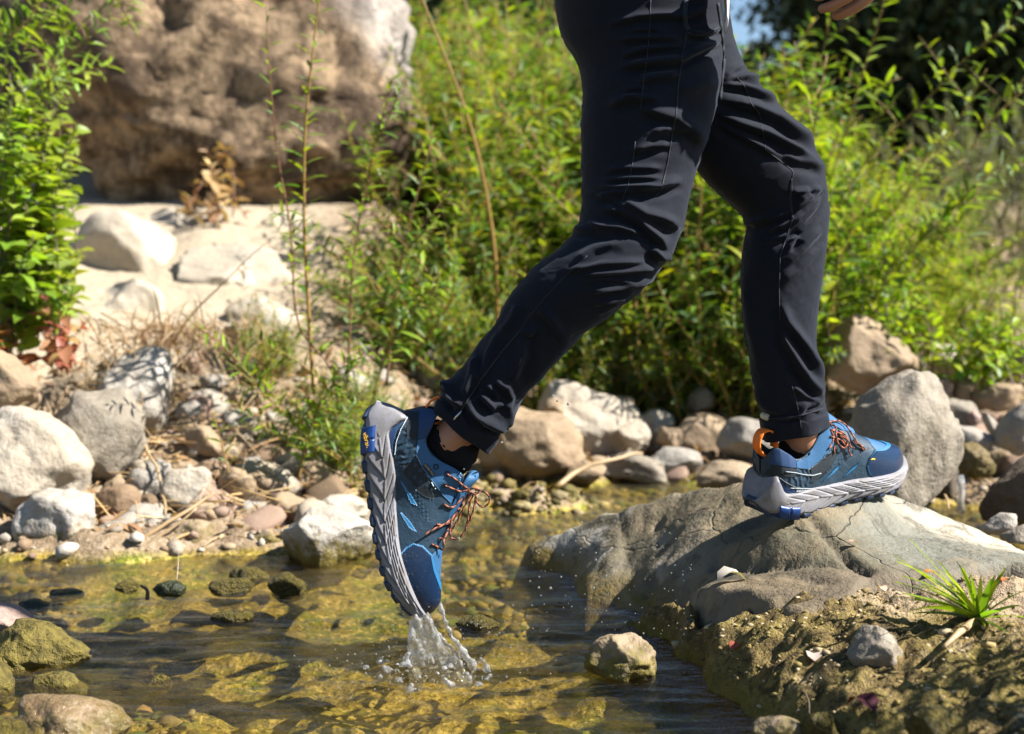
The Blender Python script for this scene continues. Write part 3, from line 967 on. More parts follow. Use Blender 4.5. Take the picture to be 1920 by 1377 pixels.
SL = [
    # left pile
    ('boulder', (-60, 660, 83, 775), 3.12, 'tan', 'tan rounded stone lying on top of the big cream boulder at the left edge', 1, .15, -25),
    ('boulder', (-110, 752, 178, 975), 3.02, 'cream', 'biggest cream boulder of the pile at the left edge', 2, .35, -25),
    ('boulder', (75, 708, 272, 915), 3.14, 'gray', 'long grey oval boulder leaning right, dappled with leaf shadow', 3, .15, -40),
    ('boulder', (190, 648, 338, 815), 3.42, 'white', 'white boulder below the dry grass clump, shaded on its lower left', 4, .35, -24),
    ('boulder', (24, 912, 194, 1056), 2.88, 'white', 'white boulder at the waterline with a mossy foot, left of the stream edge', 5, .3, 0),
    ('stone', (160, 905, 272, 985), 3.0, 'brown', 'brownish stone squeezed in right of the white waterline boulder', 6, .5, 15),
    ('stone', (232, 945, 318, 1000), 2.95, 'palegray', 'small pale grey stone behind the mossy round stone', 7, .4, -15),
    ('stone', (292, 972, 412, 1045), 2.86, 'tanmoss', 'round yellow mossy stone at the left water edge', 8, .3, 8),
    ('stone', (236, 862, 345, 950), 3.12, 'palegray', 'grey pebble-sized stone right of the long oval boulder', 9, .4, -20),
    ('stone', (412, 786, 525, 905), 3.45, 'brown', 'dark brown blocky stone in shade left of the lifted shoe', 10, .8, -8),
    ('boulder', (518, 938, 712, 1085), 2.78, 'white', 'rough white stone with mossy foot standing in water behind the lifted shoe', 11, .75, -8),
    ('stone', (405, 592, 522, 705), 3.9, 'tan', 'tan round stone behind the dry grass clump', 12, .3, -20),
    ('boulder', (415, 560, 600, 672), 4.2, 'cream', 'pale flat slab at the foot of the sand slope', 13, .55, -10),
    ('stone', (370, 700, 440, 740), 3.6, 'palegray', 'small pale stone right of the white boulder below the grass', 14, .5, -10),
    ('stone', (340, 795, 425, 855), 3.3, 'tan', 'tan stone between the white boulder and the dark brown block', 15, .5, -25),
    ('stone', (355, 862, 430, 905), 3.15, 'brown', 'small brown stone under the tan stone on the left bank', 16, .6, 0),
    ('stone', (0, 940, 60, 1030), 2.98, 'dark', 'dark shaded stone wedged below the biggest cream boulder', 17, .4, 0),
    ('stone', (330, 745, 392, 800), 3.45, 'palegray', 'small grey stone touching the right end of the white boulder', 18, .5, -30),
    ('stone', (430, 935, 520, 990), 2.98, 'palegray', 'pale stone in the litter left of the white waterline rock', 19, .6, 5),
    ('stone', (455, 990, 545, 1050), 2.86, 'tanmoss', 'low mossy stone at the water edge left of the rough white stone', 20, .5, 5),
    ('stone', (296, 872, 402, 955), 3.04, 'cream', 'cream stone packed below the tan stone on the left bank', 121, .5, 10),
    ('stone', (392, 872, 484, 946), 3.08, 'tan', 'tan stone packed below the dark brown blocky one', 122, .6, -8),
    ('stone', (476, 876, 566, 942), 3.14, 'cream', 'cream stone in the litter left of the lifted sole, upper one', 123, .6, 12),
    ('stone', (556, 866, 654, 934), 3.18, 'tan', 'tan stone in the litter nearest the lifted sole', 124, .5, -10),
    ('stone', (428, 826, 530, 884), 3.3, 'brown', 'brown stone right below the dark blocky one', 125, .7, 6),
    ('stone', (596, 924, 694, 980), 3.02, 'cream', 'cream stone just above the rough white waterline rock', 126, .5, 0),
    ('stone', (332, 938, 424, 988), 2.95, 'tan', 'low tan stone behind the round mossy one', 127, .6, -6),
    ('stone', (188, 982, 264, 1034), 2.88, 'cream', 'small cream stone right of the white waterline boulder', 128, .5, 8),
    # stones behind the walker
    ('stone', (1118, 738, 1194, 792), 4.05, 'tan', 'tan stone below the small upright one between the legs', 131, .6, 8),
    ('stone', (1148, 788, 1220, 842), 3.86, 'cream', 'cream stone between the sloping boulder and the rounded tan stone', 132, .6, -6),
    ('stone', (1056, 862, 1140, 908), 3.62, 'tan', 'low tan stone at the foot of the sloping boulder', 133, .5, 4),
    ('stone', (1286, 724, 1342, 776), 4.1, 'gray', 'small grey stone left of the grooved tan one', 134, .5, 0),
    ('stone', (936, 690, 1012, 752), 4.15, 'tan', 'tan stone behind the large tan boulder by the trouser hem', 135, .6, -12),
    ('boulder', (892, 745, 1098, 912), 3.68, 'tan', 'large tan boulder directly right of the lifted ankle', 21, .5, -5),
    ('boulder', (985, 697, 1208, 885), 3.95, 'cream', 'large cream boulder sloping right behind the tan one', 22, .35, -35),
    ('stone', (1160, 672, 1308, 752), 4.25, 'tan', 'tan blocky stone below the willow leaves, between the legs', 23, .7, -5),
    ('stone', (1098, 658, 1170, 732), 4.3, 'tan', 'small upright tan stone left of the blocky one between the legs', 24, .6, -25),
    ('stone', (1255, 772, 1380, 862), 3.95, 'tan', 'rounded tan stone left of the front trouser cuff', 25, .35, 0),
    ('stone', (1322, 733, 1430, 790), 4.2, 'tan', 'low tan stone with a groove just left of the front shin', 26, .3, 0),
    ('stone', (1345, 782, 1470, 862), 3.8, 'palegray', 'flat blue grey stone behind the front trouser cuff', 27, .3, 0),
    ('stone', (1194, 765, 1264, 835), 4.05, 'cream', 'small cream stone right of the large sloping boulder', 28, .5, -10),
    ('stone', (1228, 798, 1284, 842), 3.9, 'tan', 'little tan stone in front of the small cream stone', 29, .4, 0),
    ('stone', (1215, 838, 1318, 885), 3.75, 'palegray', 'flat pale stone lying at the far waterline between the legs', 30, .4, -5),
    ('stone', (1130, 850, 1262, 912), 3.72, 'gray', 'flat grey stone at the far waterline right of the pale twig', 31, .5, -10),
    ('stone', (1018, 744, 1062, 786), 3.78, 'tan', 'small tan stone sitting between the two large boulders', 32, .3, -20),
    ('stone', (1290, 862, 1420, 925), 3.35, 'tanmoss', 'low mossy brown stone just behind the crest of the flat boulder', 33, .4, 0),
    ('boulder', (755, 640, 905, 745), 4.2, 'gray', 'dull grey boulder half hidden behind the near trouser leg', 34, .5, -5),
    ('stone', (1010, 835, 1060, 875), 3.62, 'cream', 'small cream stone against the foot of the large tan boulder', 36, .5, 0),
    # right bank
    ('boulder', (1542, 686, 1806, 985), 2.95, 'gray', 'tall grey leaning boulder directly behind the front shoe', 41, .25, -24),
    ('boulder', (1540, 588, 1720, 752), 4.0, 'tan', 'angular tan block with one face in shade below the bright shrub', 42, .95, 0),
    ('stone', (1826, 708, 1920, 770), 3.9, 'tan', 'tan oval stone lying under the lime green shrub on the right', 43, .3, 8),
    ('stone', (1738, 743, 1835, 806), 3.75, 'gray', 'flat grey green stone right of the leaning boulder', 44, .3, -15),
    ('stone', (1738, 705, 1790, 752), 3.95, 'pink', 'small pinkish round stone above the flat grey green one', 45, .4, 0),
    ('stone', (1782, 708, 1830, 760), 3.95, 'tan', 'small angular stone between the pinkish stone and the tan oval', 46, .8, 0),
    ('boulder', (1862, 745, 1960, 860), 3.5, 'palegray', 'smooth grey white boulder at the right edge', 47, .4, -35),
    ('stone', (1785, 828, 1872, 895), 3.3, 'moss', 'mossy tan stone right of the leaning boulder foot', 48, .5, -20),
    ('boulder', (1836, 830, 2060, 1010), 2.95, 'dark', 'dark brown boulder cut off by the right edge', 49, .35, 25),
    ('stone', (1768, 795, 1868, 850), 3.55, 'palegray', 'pale stone half in shade below the flat grey green stone', 50, .5, -10),
    ('stone', (1842, 958, 1918, 1003), 2.62, 'white', 'white angular stone at the right end of the flat boulder', 51, .8, 15),
    ('stone', (1868, 972, 1990, 1022), 2.5, 'gray', 'small grey striped stone at the right edge by the white angular one', 52, .7, 18),
    ('stone', (1735, 645, 1815, 705), 4.15, 'cream', 'pale stone under the shrubs right of the angular tan block', 53, .6, -15),
    ('stone', (1880, 645, 1960, 722), 4.1, 'gray', 'grey stone at the right edge beside the lime green shrub', 54, .5, 0),
    ('stone', (1812, 768, 1840, 796), 3.7, 'pink', 'tiny pink pebble beside the flat grey green stone', 55, .4, 0),
    ('stone', (1836, 765, 1880, 830), 3.6, 'palegray', 'narrow pale stone left of the smooth grey white boulder', 56, .6, -60),
    ('stone', (1700, 735, 1745, 800), 3.9, 'tan', 'tan stone peeping over the right shoulder of the leaning boulder', 57, .5, -30),
    ('stone', (1420, 700, 1560, 800), 4.1, 'tan', 'pale stone behind the front shin, under the shrub', 58, .5, 0),
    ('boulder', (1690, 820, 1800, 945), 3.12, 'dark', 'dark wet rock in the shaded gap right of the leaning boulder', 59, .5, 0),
    # stones in the stream and on the shelf
    ('boulder', (-60, 1158, 182, 1300), 2.10, 'moss', 'broad yellow mossy stone at the left edge of the water', 61, .55, 6),
    ('stone', (-50, 1128, 76, 1198), 2.16, 'pink', 'white and pink egg shaped stone resting on the mossy one', 62, .12, -18),
    ('stone', (46, 1255, 165, 1325), 1.98, 'moss', 'knobbly mossy stone half out of the water near the left corner', 63, .6, 0),
    ('boulder', (2, 1300, 245, 1425), 1.78, 'wet', 'large glistening wet boulder in the lower left corner', 64, .2, -5),
    ('stone', (-70, 1245, 32, 1330), 1.95, 'moss', 'mossy stone cut off by the left edge above the wet boulder', 65, .5, 0),
    ('stone', (-80, 1345, 60, 1430), 1.70, 'algae', 'yellow algae stone in the very lower left corner', 66, .3, 0),
    ('stone', (426, 1062, 506, 1104), 2.62, 'algae', 'yellow algae covered stone, farthest of the four in mid stream', 67, .3, 0),
    ('stone', (385, 1082, 478, 1120), 2.52, 'algae', 'flat yellow algae stone in front of the farthest yellow one', 68, .3, 0),
    ('stone', (500, 1074, 580, 1130), 2.50, 'algae', 'angular algae stone with a dark side left of the lifted shoe', 69, .85, 0),
    ('stone', (212, 1088, 262, 1115), 2.52, 'algae', 'tiny ochre stone breaking the water surface at left', 70, .3, 0),
    ('stone', (84, 1100, 160, 1126), 2.50, 'darkalgae', 'dark green algae lump floating level with the surface, right one', 71, .2, 0),
    ('stone', (32, 1122, 98, 1150), 2.42, 'darkalgae', 'dark green algae lump floating level with the surface, left one', 72, .2, 0),
    ('stone', (285, 1086, 350, 1124), 2.50, 'darkalgae', 'dark weedy stone beside the flat yellow algae stone', 73, .4, 0),
    ('stone', (395, 1140, 480, 1175), 2.32, 'algae', 'yellow green algae stone just under the surface in mid stream', 74, .3, 0),
    ('stone', (272, 1262, 325, 1305), 2.0, 'algae', 'ochre stone under water in the lower left shallows', 75, .3, 0),
    ('stone', (850, 1150, 940, 1195), 2.28, 'algae', 'golden algae mound breaking the surface right of the toe', 76, .3, 0),
    ('stone', (1092, 1186, 1246, 1300), 2.02, 'tanmoss', 'pyramid shaped tan stone standing in the stream', 77, .95, 0),
    ('stone', (1585, 1172, 1704, 1258), 1.80, 'gray', 'flat wedge shaped grey stone lying on the mossy shelf', 78, .8, -4),
    ('stone', (1690, 1318, 1820, 1410), 1.58, 'algae', 'yellow stone at the bottom edge, right of the dark red leaf', 79, .5, -15),
    ('stone', (1405, 1342, 1520, 1410), 1.70, 'tanmoss', 'tan mossy stone at the bottom edge left of the dark red leaf', 80, .5, -8),
    ('stone', (1500, 1330, 1580, 1400), 1.68, 'algae', 'small green algae stone between the two stones at the bottom edge', 81, .4, 0),
]
for nm, px, Y, mt, lab, seed, ang, rot in SL:
    stone(nm, px, Y, mt, lab, seed, 'boulder' if nm == 'boulder' else 'stone', ang=ang, rot=rot, bury=.06,
          rough=.05 if mt in ('moss', 'algae', 'tanmoss', 'darkalgae') else .03, sub=5 if (px[2] - px[0]) > 130 else 4)

# the big brown boulder above the sand slope
m = M('brown_boulder')
co = m.coord()
sx = m.n('SeparateXYZ', Vector=co)
n1 = m.noise(co, 3, 7, .65, .6)
n2 = m.noise(co, 12, 7, .7)
n3 = m.noise(co, 45, 4, .65)
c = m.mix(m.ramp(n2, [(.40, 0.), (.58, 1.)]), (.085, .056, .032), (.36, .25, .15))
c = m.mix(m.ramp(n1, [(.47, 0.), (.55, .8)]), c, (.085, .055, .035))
pale = m.math('MULTIPLY', m.math('SUBTRACT', m.math('ADD', sx.outputs['X'], m.math('MULTIPLY', sx.outputs['Z'], .75)), .50), 6., True)  # sunlit top right of the boulder, painted into the colour as a paler tone
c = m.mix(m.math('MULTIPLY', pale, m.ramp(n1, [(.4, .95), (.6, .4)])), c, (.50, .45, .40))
h = m.math('ADD', m.math('MULTIPLY', n1, 1.2), m.math('ADD', m.math('MULTIPLY', n2, .8), m.math('MULTIPLY', n3, .3)))
m.bsdf(c, .85, m.bump(h, 1., .05), Specular_IOR_Level=.2)
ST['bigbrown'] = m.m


def big_rock(px, Y, seed, mat, label, depth=.8, rough=.06, lump=.12, rot=0., ang=.7):
    o = stone('boulder', px, Y, mat, label, seed, 'boulder', ang=ang, rot=rot, depth=depth, rough=rough, lump=lump, sub=6, bury=0)
    me = o.data
    V = np.empty(len(me.vertices) * 3, np.float32)
    me.vertices.foreach_get('co', V)
    V = V.reshape(-1, 3).astype(float)
    mx = np.abs(V).max(0)
    if mat != 'sandstone':
        U_ = V / mx
        V = np.sign(U_) * np.abs(U_) ** .74 * mx
    n = V / np.linalg.norm(V, axis=1, keepdims=True)
    if mat != 'sandstone':
        V += n * (.016 * fbm(V * 14, 4, seed + 21, .6) + .022 * np.minimum(0, vn(V * 9, seed + 22) + .25))[:, None]
        V[:, 1] += .22 * V[:, 2]
    V += n * (.020 * fbm(V * 6, 5, seed, .6)[:, None] + .028 * fbm((V @ np.array([[.82, 0, -.57], [0, 1, 0], [.57, 0, .82]]).T) * np.array([8, 8, 2.2]), 4, seed + 2)[:, None] + .05 * np.minimum(0, vn(V * 3.4, seed + 3) + .12)[:, None] - .02 * np.exp(-(fbm(V * np.array([4, 4, 1.6]), 3, seed + 8) / .09) ** 2)[:, None]) * (.22 if mat == 'sandstone' else 1.)
    me.vertices.foreach_set('co', V.astype(np.float32).ravel())
    me.update()
    return o


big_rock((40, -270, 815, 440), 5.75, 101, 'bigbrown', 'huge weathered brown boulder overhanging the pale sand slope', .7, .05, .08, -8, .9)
for px_, Y_, sd_, lab_ in [((118, 395, 345, 575), 4.62, 111, 'cracked cream rock step at the left of the pale ledge'), ((315, 455, 560, 610), 4.5, 112, 'angular cream rock step in the middle of the pale ledge'),
                          ((150, 520, 330, 665), 4.25, 113, 'lowest cream rock step above the dry grass'), ((470, 400, 640, 520), 5.0, 114, 'cream rock step below the dark side of the huge boulder')]:
    stone('boulder', px_, Y_, 'sandstone', lab_, sd_, 'boulder', ang=.95, depth=.8, rough=.02, sub=5, bury=.1, rot=-8)
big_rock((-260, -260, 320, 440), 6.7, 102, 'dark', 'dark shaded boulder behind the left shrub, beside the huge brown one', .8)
big_rock((40, 378, 640, 720), 4.95, 104, 'sandstone', 'broad pale sandstone ledge below the huge brown boulder', .42, .02, .07, -5, .75)

# ------------------------------------------------------------------ pebbles: single stones first, then the loose gravel as stuff
RS = np.random.RandomState(7)
PEB = []
for k in range(10):
    A, F = stone_shape(300 + k, 3, RS.uniform(.5, 1.1), .03, .14)
    PEB.append((A, F))
PCOL = np.array([(.40, .33, .24), (.34, .25, .155), (.28, .23, .17), (.43, .38, .31), (.20, .135, .08), (.31, .21, .15)])


def pebble_mesh(k, col):
    A, F = PEB[k]
    return me_new('pebble', A, F, True, [PEBM], None, np.broadcast_to(col, (len(A), 3)))


PMESH = [pebble_mesh(k, PCOL[k % 6] * RS.uniform(.85, 1.1)) for k in range(10)] + [pebble_mesh(k, PCOL[(k + 2) % 6]) for k in range(6)]
ZONES = [((180, 870, 700, 1000), 85, 'small pale pebble in the litter between the left boulders and the lifted shoe', 'pebbles on the left bank'),
         ((330, 690, 760, 880), 45, 'small stone in the plant litter below the willow stems', 'stones under the willow stems'),
         ((900, 690, 1430, 900), 80, 'small stone among the larger stones of the far bank between the legs', 'stones on the far bank'),
         ((1700, 690, 1925, 900), 45, 'small stone among the boulders of the right bank', 'stones on the right bank')]
for (u0, v0, u1, v1), n, lab, grp in ZONES:
    for _ in range(n):
        p = hit(RS.uniform(u0, u1), RS.uniform(v0, v1))
        if p[2] < .01:
            continue
        s = (.014 + .05 * RS.rand() ** 2.2) * (p[1] / 3.2)
        o = ob('pebble', PMESH[RS.randint(len(PMESH))], None, (p[0], p[1], p[2] + s * .25))
        o.scale = (s * RS.uniform(.9, 1.5), s, s * RS.uniform(.55, .9))
        o.rotation_euler = (RS.uniform(-.6, .6), RS.uniform(-.6, .6), RS.uniform(0, 6.3))
        tag(o, lab, 'pebble', grp)

# loose gravel
V1, F1 = ICO[1]


def scatter_stones(name, n, xr, yr, size, cols, cond, sink=.2, seed=1, mat=None):
    rs = np.random.RandomState(seed)
    x = rs.uniform(*xr, n * 3)
    y = rs.uniform(*yr, n * 3)
    z = gz(x, y)
    k = np.nonzero(cond(x, y, z))[0][:n]
    x, y, z = x[k], y[k], z[k]
    s = size[0] * (size[1] / size[0]) ** (rs.rand(len(k)) ** 1.6)
    B = V1[None] * (1 + .28 * rs.normal(size=(len(k), len(V1), 1)).clip(-1, 1))
    B = B * s[:, None, None] * np.stack([rs.uniform(.9, 1.5, len(k)), rs.uniform(.8, 1.2, len(k)), rs.uniform(.5, .9, len(k))], -1)[:, None]
    a = rs.uniform(0, 6.28, len(k))
    ca, sa = np.cos(a)[:, None], np.sin(a)[:, None]
    B = np.stack([B[..., 0] * ca - B[..., 1] * sa, B[..., 0] * sa + B[..., 1] * ca, B[..., 2]], -1)
    B += np.stack([x, y, z + s * (.5 - sink)], -1)[:, None]
    F = (F1[None] + (np.arange(len(k)) * len(V1))[:, None, None]).reshape(-1, 3)
    c_ = np.asarray(cols)[rs.randint(len(cols), size=len(k))] * rs.uniform(.75, 1.15, (len(k), 1))
    C = np.repeat(c_, len(V1), 0)
    o = ob(name, me_new(name, B.reshape(-1, 3), F, True, [mat or PEBM], None, C))
    return tag(o, kind='stuff')


scatter_stones('gravel', 3600, (-1.7, 1.9), (2.75, 4.9), (.004, .022), PCOL, lambda x, y, z: (z > .005) & ~((x < -.5) & (y > 3.75)), .25, 2)
scatter_stones('stream_gravel', 14000, (-1.5, 1.3), (1.1, 3.7), (.003, .022),
               [(.20, .14, .022), (.28, .20, .04), (.13, .092, .016), (.38, .28, .10), (.11, .13, .01), (.18, .135, .022)],
               lambda x, y, z: (z < -.01) & (vn(np.stack([x * 3, y * 3, 0 * x], -1), 61) > -.25), .45, 3)
# gravel bar lumps covered in algae
scatter_stones('algae_clumps', 1500, (-.36, .42), (3.08, 3.6), (.005, .019),
               [(.15, .11, .025), (.21, .16, .045), (.10, .08, .018), (.24, .19, .09)], lambda x, y, z: z > -.03, .45, 4)


# ------------------------------------------------------------------ leaves, stems, plants
def leaf_unit(kind):
    """leaf along +X, length 1, normal +Z. returns V (n,3), F list"""
    if kind == 'willow':
        xs, ws, n = [0, .18, .45, .75, 1], [0, .08, .105, .07, 0], 5
        droop = [0, .0, -.01, -.06, -.16]
    elif kind == 'broad':
        xs, ws, n = [0, .10, .34, .68, 1], [.0, .30, .36, .22, 0], 5
        droop = [0, .03, .03, -.03, -.14]
    elif kind == 'small':
        xs, ws, n = [0, .2, .5, .8, 1], [.0, .17, .23, .13, 0], 5
        droop = [0, .02, .02, -.02, -.08]
    else:  # grass-like blade
        xs, ws, n = [0, .25, .5, .78, 1], [.012, .02, .02, .014, 0], 5
        droop = [0, .10, .13, .06, -.12]
    V, F3, F4 = [(0, 0, 0)], [], []
    for i in (1, 2, 3):
        w = ws[i]
        V += [(xs[i], w, droop[i] + w * .35), (xs[i], 0, droop[i]), (xs[i], -w, droop[i] + w * .35)]
    V.append((1, 0, droop[4]))
    F3 = [(0, 2, 1), (0, 3, 2), (7, 8, 10), (8, 9, 10)]
    F3 = [(0, 2, 1), (0, 3, 2), (7, 8, 10), (8, 9, 10)]
    F4 = [(1, 2, 5, 4), (2, 3, 6, 5), (4, 5, 8, 7), (5, 6, 9, 8)]
    return np.array(V, float), np.array(F3), np.array(F4)


LU = {k: leaf_unit(k) for k in ('willow', 'broad', 'small', 'blade')}


def frames(D, N):
    D = D / np.linalg.norm(D, axis=1, keepdims=True)
    N = N - D * (N * D).sum(1, keepdims=True)
    N = N / np.maximum(np.linalg.norm(N, axis=1, keepdims=True), 1e-6)
    return np.stack([D, np.cross(N, D), N], -1)      # columns


def leaves_arrays(O, D, N, L, kind, cols, wid=None):
    V, F3, F4 = LU[kind]
    M3 = frames(D, N)
    B = V[None] * np.asarray(L)[:, None, None]
    if wid is not None:
        B = B * np.stack([np.ones(len(L)), wid, np.ones(len(L))], -1)[:, None]
    A = np.einsum('nij,nkj->nki', M3, B) + O[:, None]
    off = (np.arange(len(O)) * len(V))[:, None, None]
    return A.reshape(-1, 3), [(F3[None] + off).reshape(-1, 3), (F4[None] + off).reshape(-1, 4)], np.repeat(cols, len(V), 0)


GREENS = {
    'willow': np.array([(.105, .18, .018), (.15, .225, .02), (.07, .14, .022), (.20, .265, .02), (.16, .22, .10), (.26, .27, .02), (.08, .14, .045)]),
    'lime': np.array([(.18, .28, .014), (.23, .32, .018), (.13, .23, .016), (.29, .34, .025), (.10, .18, .018)]),
    'left': np.array([(.17, .27, .025), (.22, .31, .035), (.13, .21, .02), (.27, .34, .05), (.23, .32, .08)]),
    'grey': np.array([(.11, .13, .08), (.15, .17, .11), (.08, .10, .055), (.13, .15, .06)]),
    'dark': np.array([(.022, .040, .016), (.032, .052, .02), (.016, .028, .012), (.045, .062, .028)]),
    'dry': np.array([(.36, .24, .11), (.30, .19, .09), (.44, .32, .18), (.24, .14, .07)]),
    'red': np.array([(.30, .10, .06), (.36, .17, .09), (.22, .07, .05), (.38, .27, .10)]),
}


def pick(rs, key, n):
    c = GREENS[key]
    return c[rs.randint(len(c), size=n)] * rs.uniform(.8, 1.2, (n, 1))


def stem_leaves(rs, path, L, gap, kind, key, start=.12, spread=1.0, up=.35, Lvar=.25):
    """leaf origins/dirs along a stem path (k,3): spiral phyllotaxis"""
    seg = np.linalg.norm(np.diff(path, axis=0), axis=1)
    cum = np.concatenate([[0], np.cumsum(seg)])
    n = max(2, int(cum[-1] * (1 - start) / gap))
    t = cum[-1] * (start + (1 - start) * (np.arange(n) + rs.uniform(-.3, .3, n)) / n)
    O = np.stack([np.interp(t, cum, path[:, i]) for i in range(3)], -1)
    T = np.stack([np.interp(t, cum, np.gradient(path[:, i], cum)) for i in range(3)], -1)
    T /= np.linalg.norm(T, axis=1, keepdims=True)
    ph = np.arange(n) * 2.4 + rs.uniform(0, 6.28) + rs.normal(size=n) * .4
    a = np.cross(T, [0.2, .3, .9])
    bad = np.linalg.norm(a, axis=1) < .05
    a[bad] = [1, 0, 0]
    a /= np.linalg.norm(a, axis=1, keepdims=True)
    b = np.cross(T, a)
    rad = a * np.cos(ph)[:, None] + b * np.sin(ph)[:, None]
    D = rad * spread + T * (up + rs.uniform(-.15, .35, n))[:, None] + rs.normal(size=(n, 3)) * .12
    N = np.array([0, 0, 1.]) + rs.normal(size=(n, 3)) * .35 + T * .4
    ll = L * (1 + rs.uniform(-Lvar, Lvar, n)) * (1 - .45 * (t / cum[-1]) ** 4)
    return O, D, N, ll, pick(rs, key, n)


def grow(rs, base, tip, bend=.1, n=14):
    base, tip = np.asarray(base, float), np.asarray(tip, float)
    t = np.linspace(0, 1, n)[:, None]
    d = tip - base
    L = np.linalg.norm(d)
    off = rs.normal(size=3) * bend * L
    p = base + d * t + off * (t * (1 - t)) * 2
    p += fbm(np.concatenate([t * 4, t * 0, t * 0], 1) + rs.uniform(0, 99), 2, 3)[:, None] * np.array([1, .6, 0]) * .02 * L * t
    return p


UNITL = {}


def leaf_obj_mesh(kind, key, k):
    kk = (kind, key, k)
    if kk not in UNITL:
        V, F3, F4 = LU[kind]
        rs = np.random.RandomState(900 + k)
        c = GREENS[key][k % len(GREENS[key])]
        UNITL[kk] = me_new('leaf', V, [F3, F4], True, [LEAF if key != 'dry' else DRYLEAF], None, np.broadcast_to(c, (len(V), 3)))
    return UNITL[kk]


def put_leaves(parent, O, D, N, L, kind, key, rs, limit=300):
    """single leaf objects up to the limit (nearest the camera first), the rest joined as stuff"""
    o0 = np.array(parent.location)
    order = np.argsort(O[:, 1] - L * 3)
    first, rest = order[:limit], order[limit:]
    M3 = frames(D, N)
    for i in first:
        o = bpy.data.objects.new('leaf', leaf_obj_mesh(kind, key, rs.randint(5)))
        COL.objects.link(o)
        o.parent = parent
        mm = np.eye(4)
        mm[:3, :3] = M3[i] * L[i]
        mm[:3, 3] = O[i] - o0
        o.matrix_local = Matrix(mm.tolist())
    if len(rest):
        A, F, C = leaves_arrays(O[rest] - o0, D[rest], N[rest], L[rest], kind, pick(rs, key, len(rest)))
        tag(ob('leaves', me_new('leaves', A, F, True, [LEAF], None, C), parent), kind='stuff')


def px_path(L, n=22):
    return crom([P(*a) for a in L], n)


def wand(name, px, label, L, gap, rs, key='willow', kind='willow', bark='willow_bark', r=.0035, sides=0, cat='willow', start=.1, group=None, up=.35):
    """one willow stem traced through the photo at its own distance; single leaves as parts"""
    path = px_path(px)
    root = empty(name, path[0])
    tag(root, label, cat, group)
    mb = Mesh()
    V, F = tube(path - path[0], np.linspace(r, r * .35, len(path)), 6)
    mb.add(V, F)
    S = [stem_leaves(rs, path, L, gap, kind, key, start, up=up)]
    for k in range(sides):
        i = rs.randint(len(path) // 4, len(path) - 3)
        d = np.array([rs.choice([-1, 1]) * rs.uniform(.5, 1), rs.uniform(-.6, .6), rs.uniform(.5, 1.2)])
        q = grow(rs, path[i], path[i] + d / np.linalg.norm(d) * rs.uniform(.10, .25), .12, 8)
        V, F = tube(q - path[0], np.linspace(r * .5, r * .2, 8), 5)
        mb.add(V, F)
        S.append(stem_leaves(rs, q, L * .85, gap, kind, key, .1, up=up))
    mb.build('stem', BARK[bark], root)
    O, D, N, ll, C = (np.concatenate([s[i] for s in S]) for i in range(5))
    put_leaves(root, O, D, N, ll, kind, key, rs)
    return root


rs = np.random.RandomState(11)
wand('willow_wand', [(588, 740, 3.35), (575, 520, 3.33), (570, 400, 3.31), (572, 250, 3.28), (585, 110, 3.26), (603, -40, 3.24)],
     'tall single willow stem with yellow bark in front of the huge brown boulder', .058, .013, rs, r=.0055)
wand('willow_wand', [(650, 760, 3.4), (655, 640, 3.38), (665, 470, 3.36), (690, 330, 3.34), (738, 140, 3.3)],
     'leafy willow wand rising past the right edge of the huge brown boulder', .056, .010, rs, bark='red_bark', sides=2)
wand('willow_wand', [(725, 720, 3.5), (742, 560, 3.48), (765, 430, 3.45), (800, 300, 3.42), (812, 235, 3.4)],
     'willow wand with reddish stem right of the boulder shadow', .058, .013, rs, bark='red_bark', sides=3)
wand('willow_wand', [(935, 650, 4.1), (928, 480, 4.05), (905, 330, 4.0), (870, 200, 3.95), (800, 20, 3.9), (770, -60, 3.9)],
     'long slanting bare yellow willow stem left of the near trouser leg', .06, .035, rs, r=.007, start=.15)
wand('willow_wand', [(635, 760, 3.3), (620, 690, 3.3), (560, 610, 3.3), (545, 430, 3.28), (522, 300, 3.26), (505, 130, 3.2), (498, -10, 3.2)],
     'thin willow wand just left of the tall yellow stem', .05, .022, rs, bark='red_bark', r=.003, start=.3)
wand('willow_wand', [(560, 900, 3.1), (575, 830, 3.1), (600, 760, 3.1), (640, 700, 3.08)], 'low bushy willow sprig beside the lifted heel', .048, .007, rs, sides=6, r=.003)
wand('willow_wand', [(700, 740, 3.35), (735, 640, 3.33), (790, 560, 3.3), (870, 500, 3.28)], 'arching willow sprig left of the near trouser knee', .062, .010, rs, sides=5, r=.003)
wand('willow_wand', [(430, 890, 3.05), (415, 830, 3.05), (398, 770, 3.05)], 'small yellowish willow seedling by the dark brown blocky stone', .045, .014, rs, r=.002)
wand('willow_wand', [(640, 860, 3.15), (560, 800, 3.15), (500, 745, 3.15), (450, 715, 3.12)], 'willow sprig leaning left over the bank litter', .045, .008, rs, sides=4, r=.003)
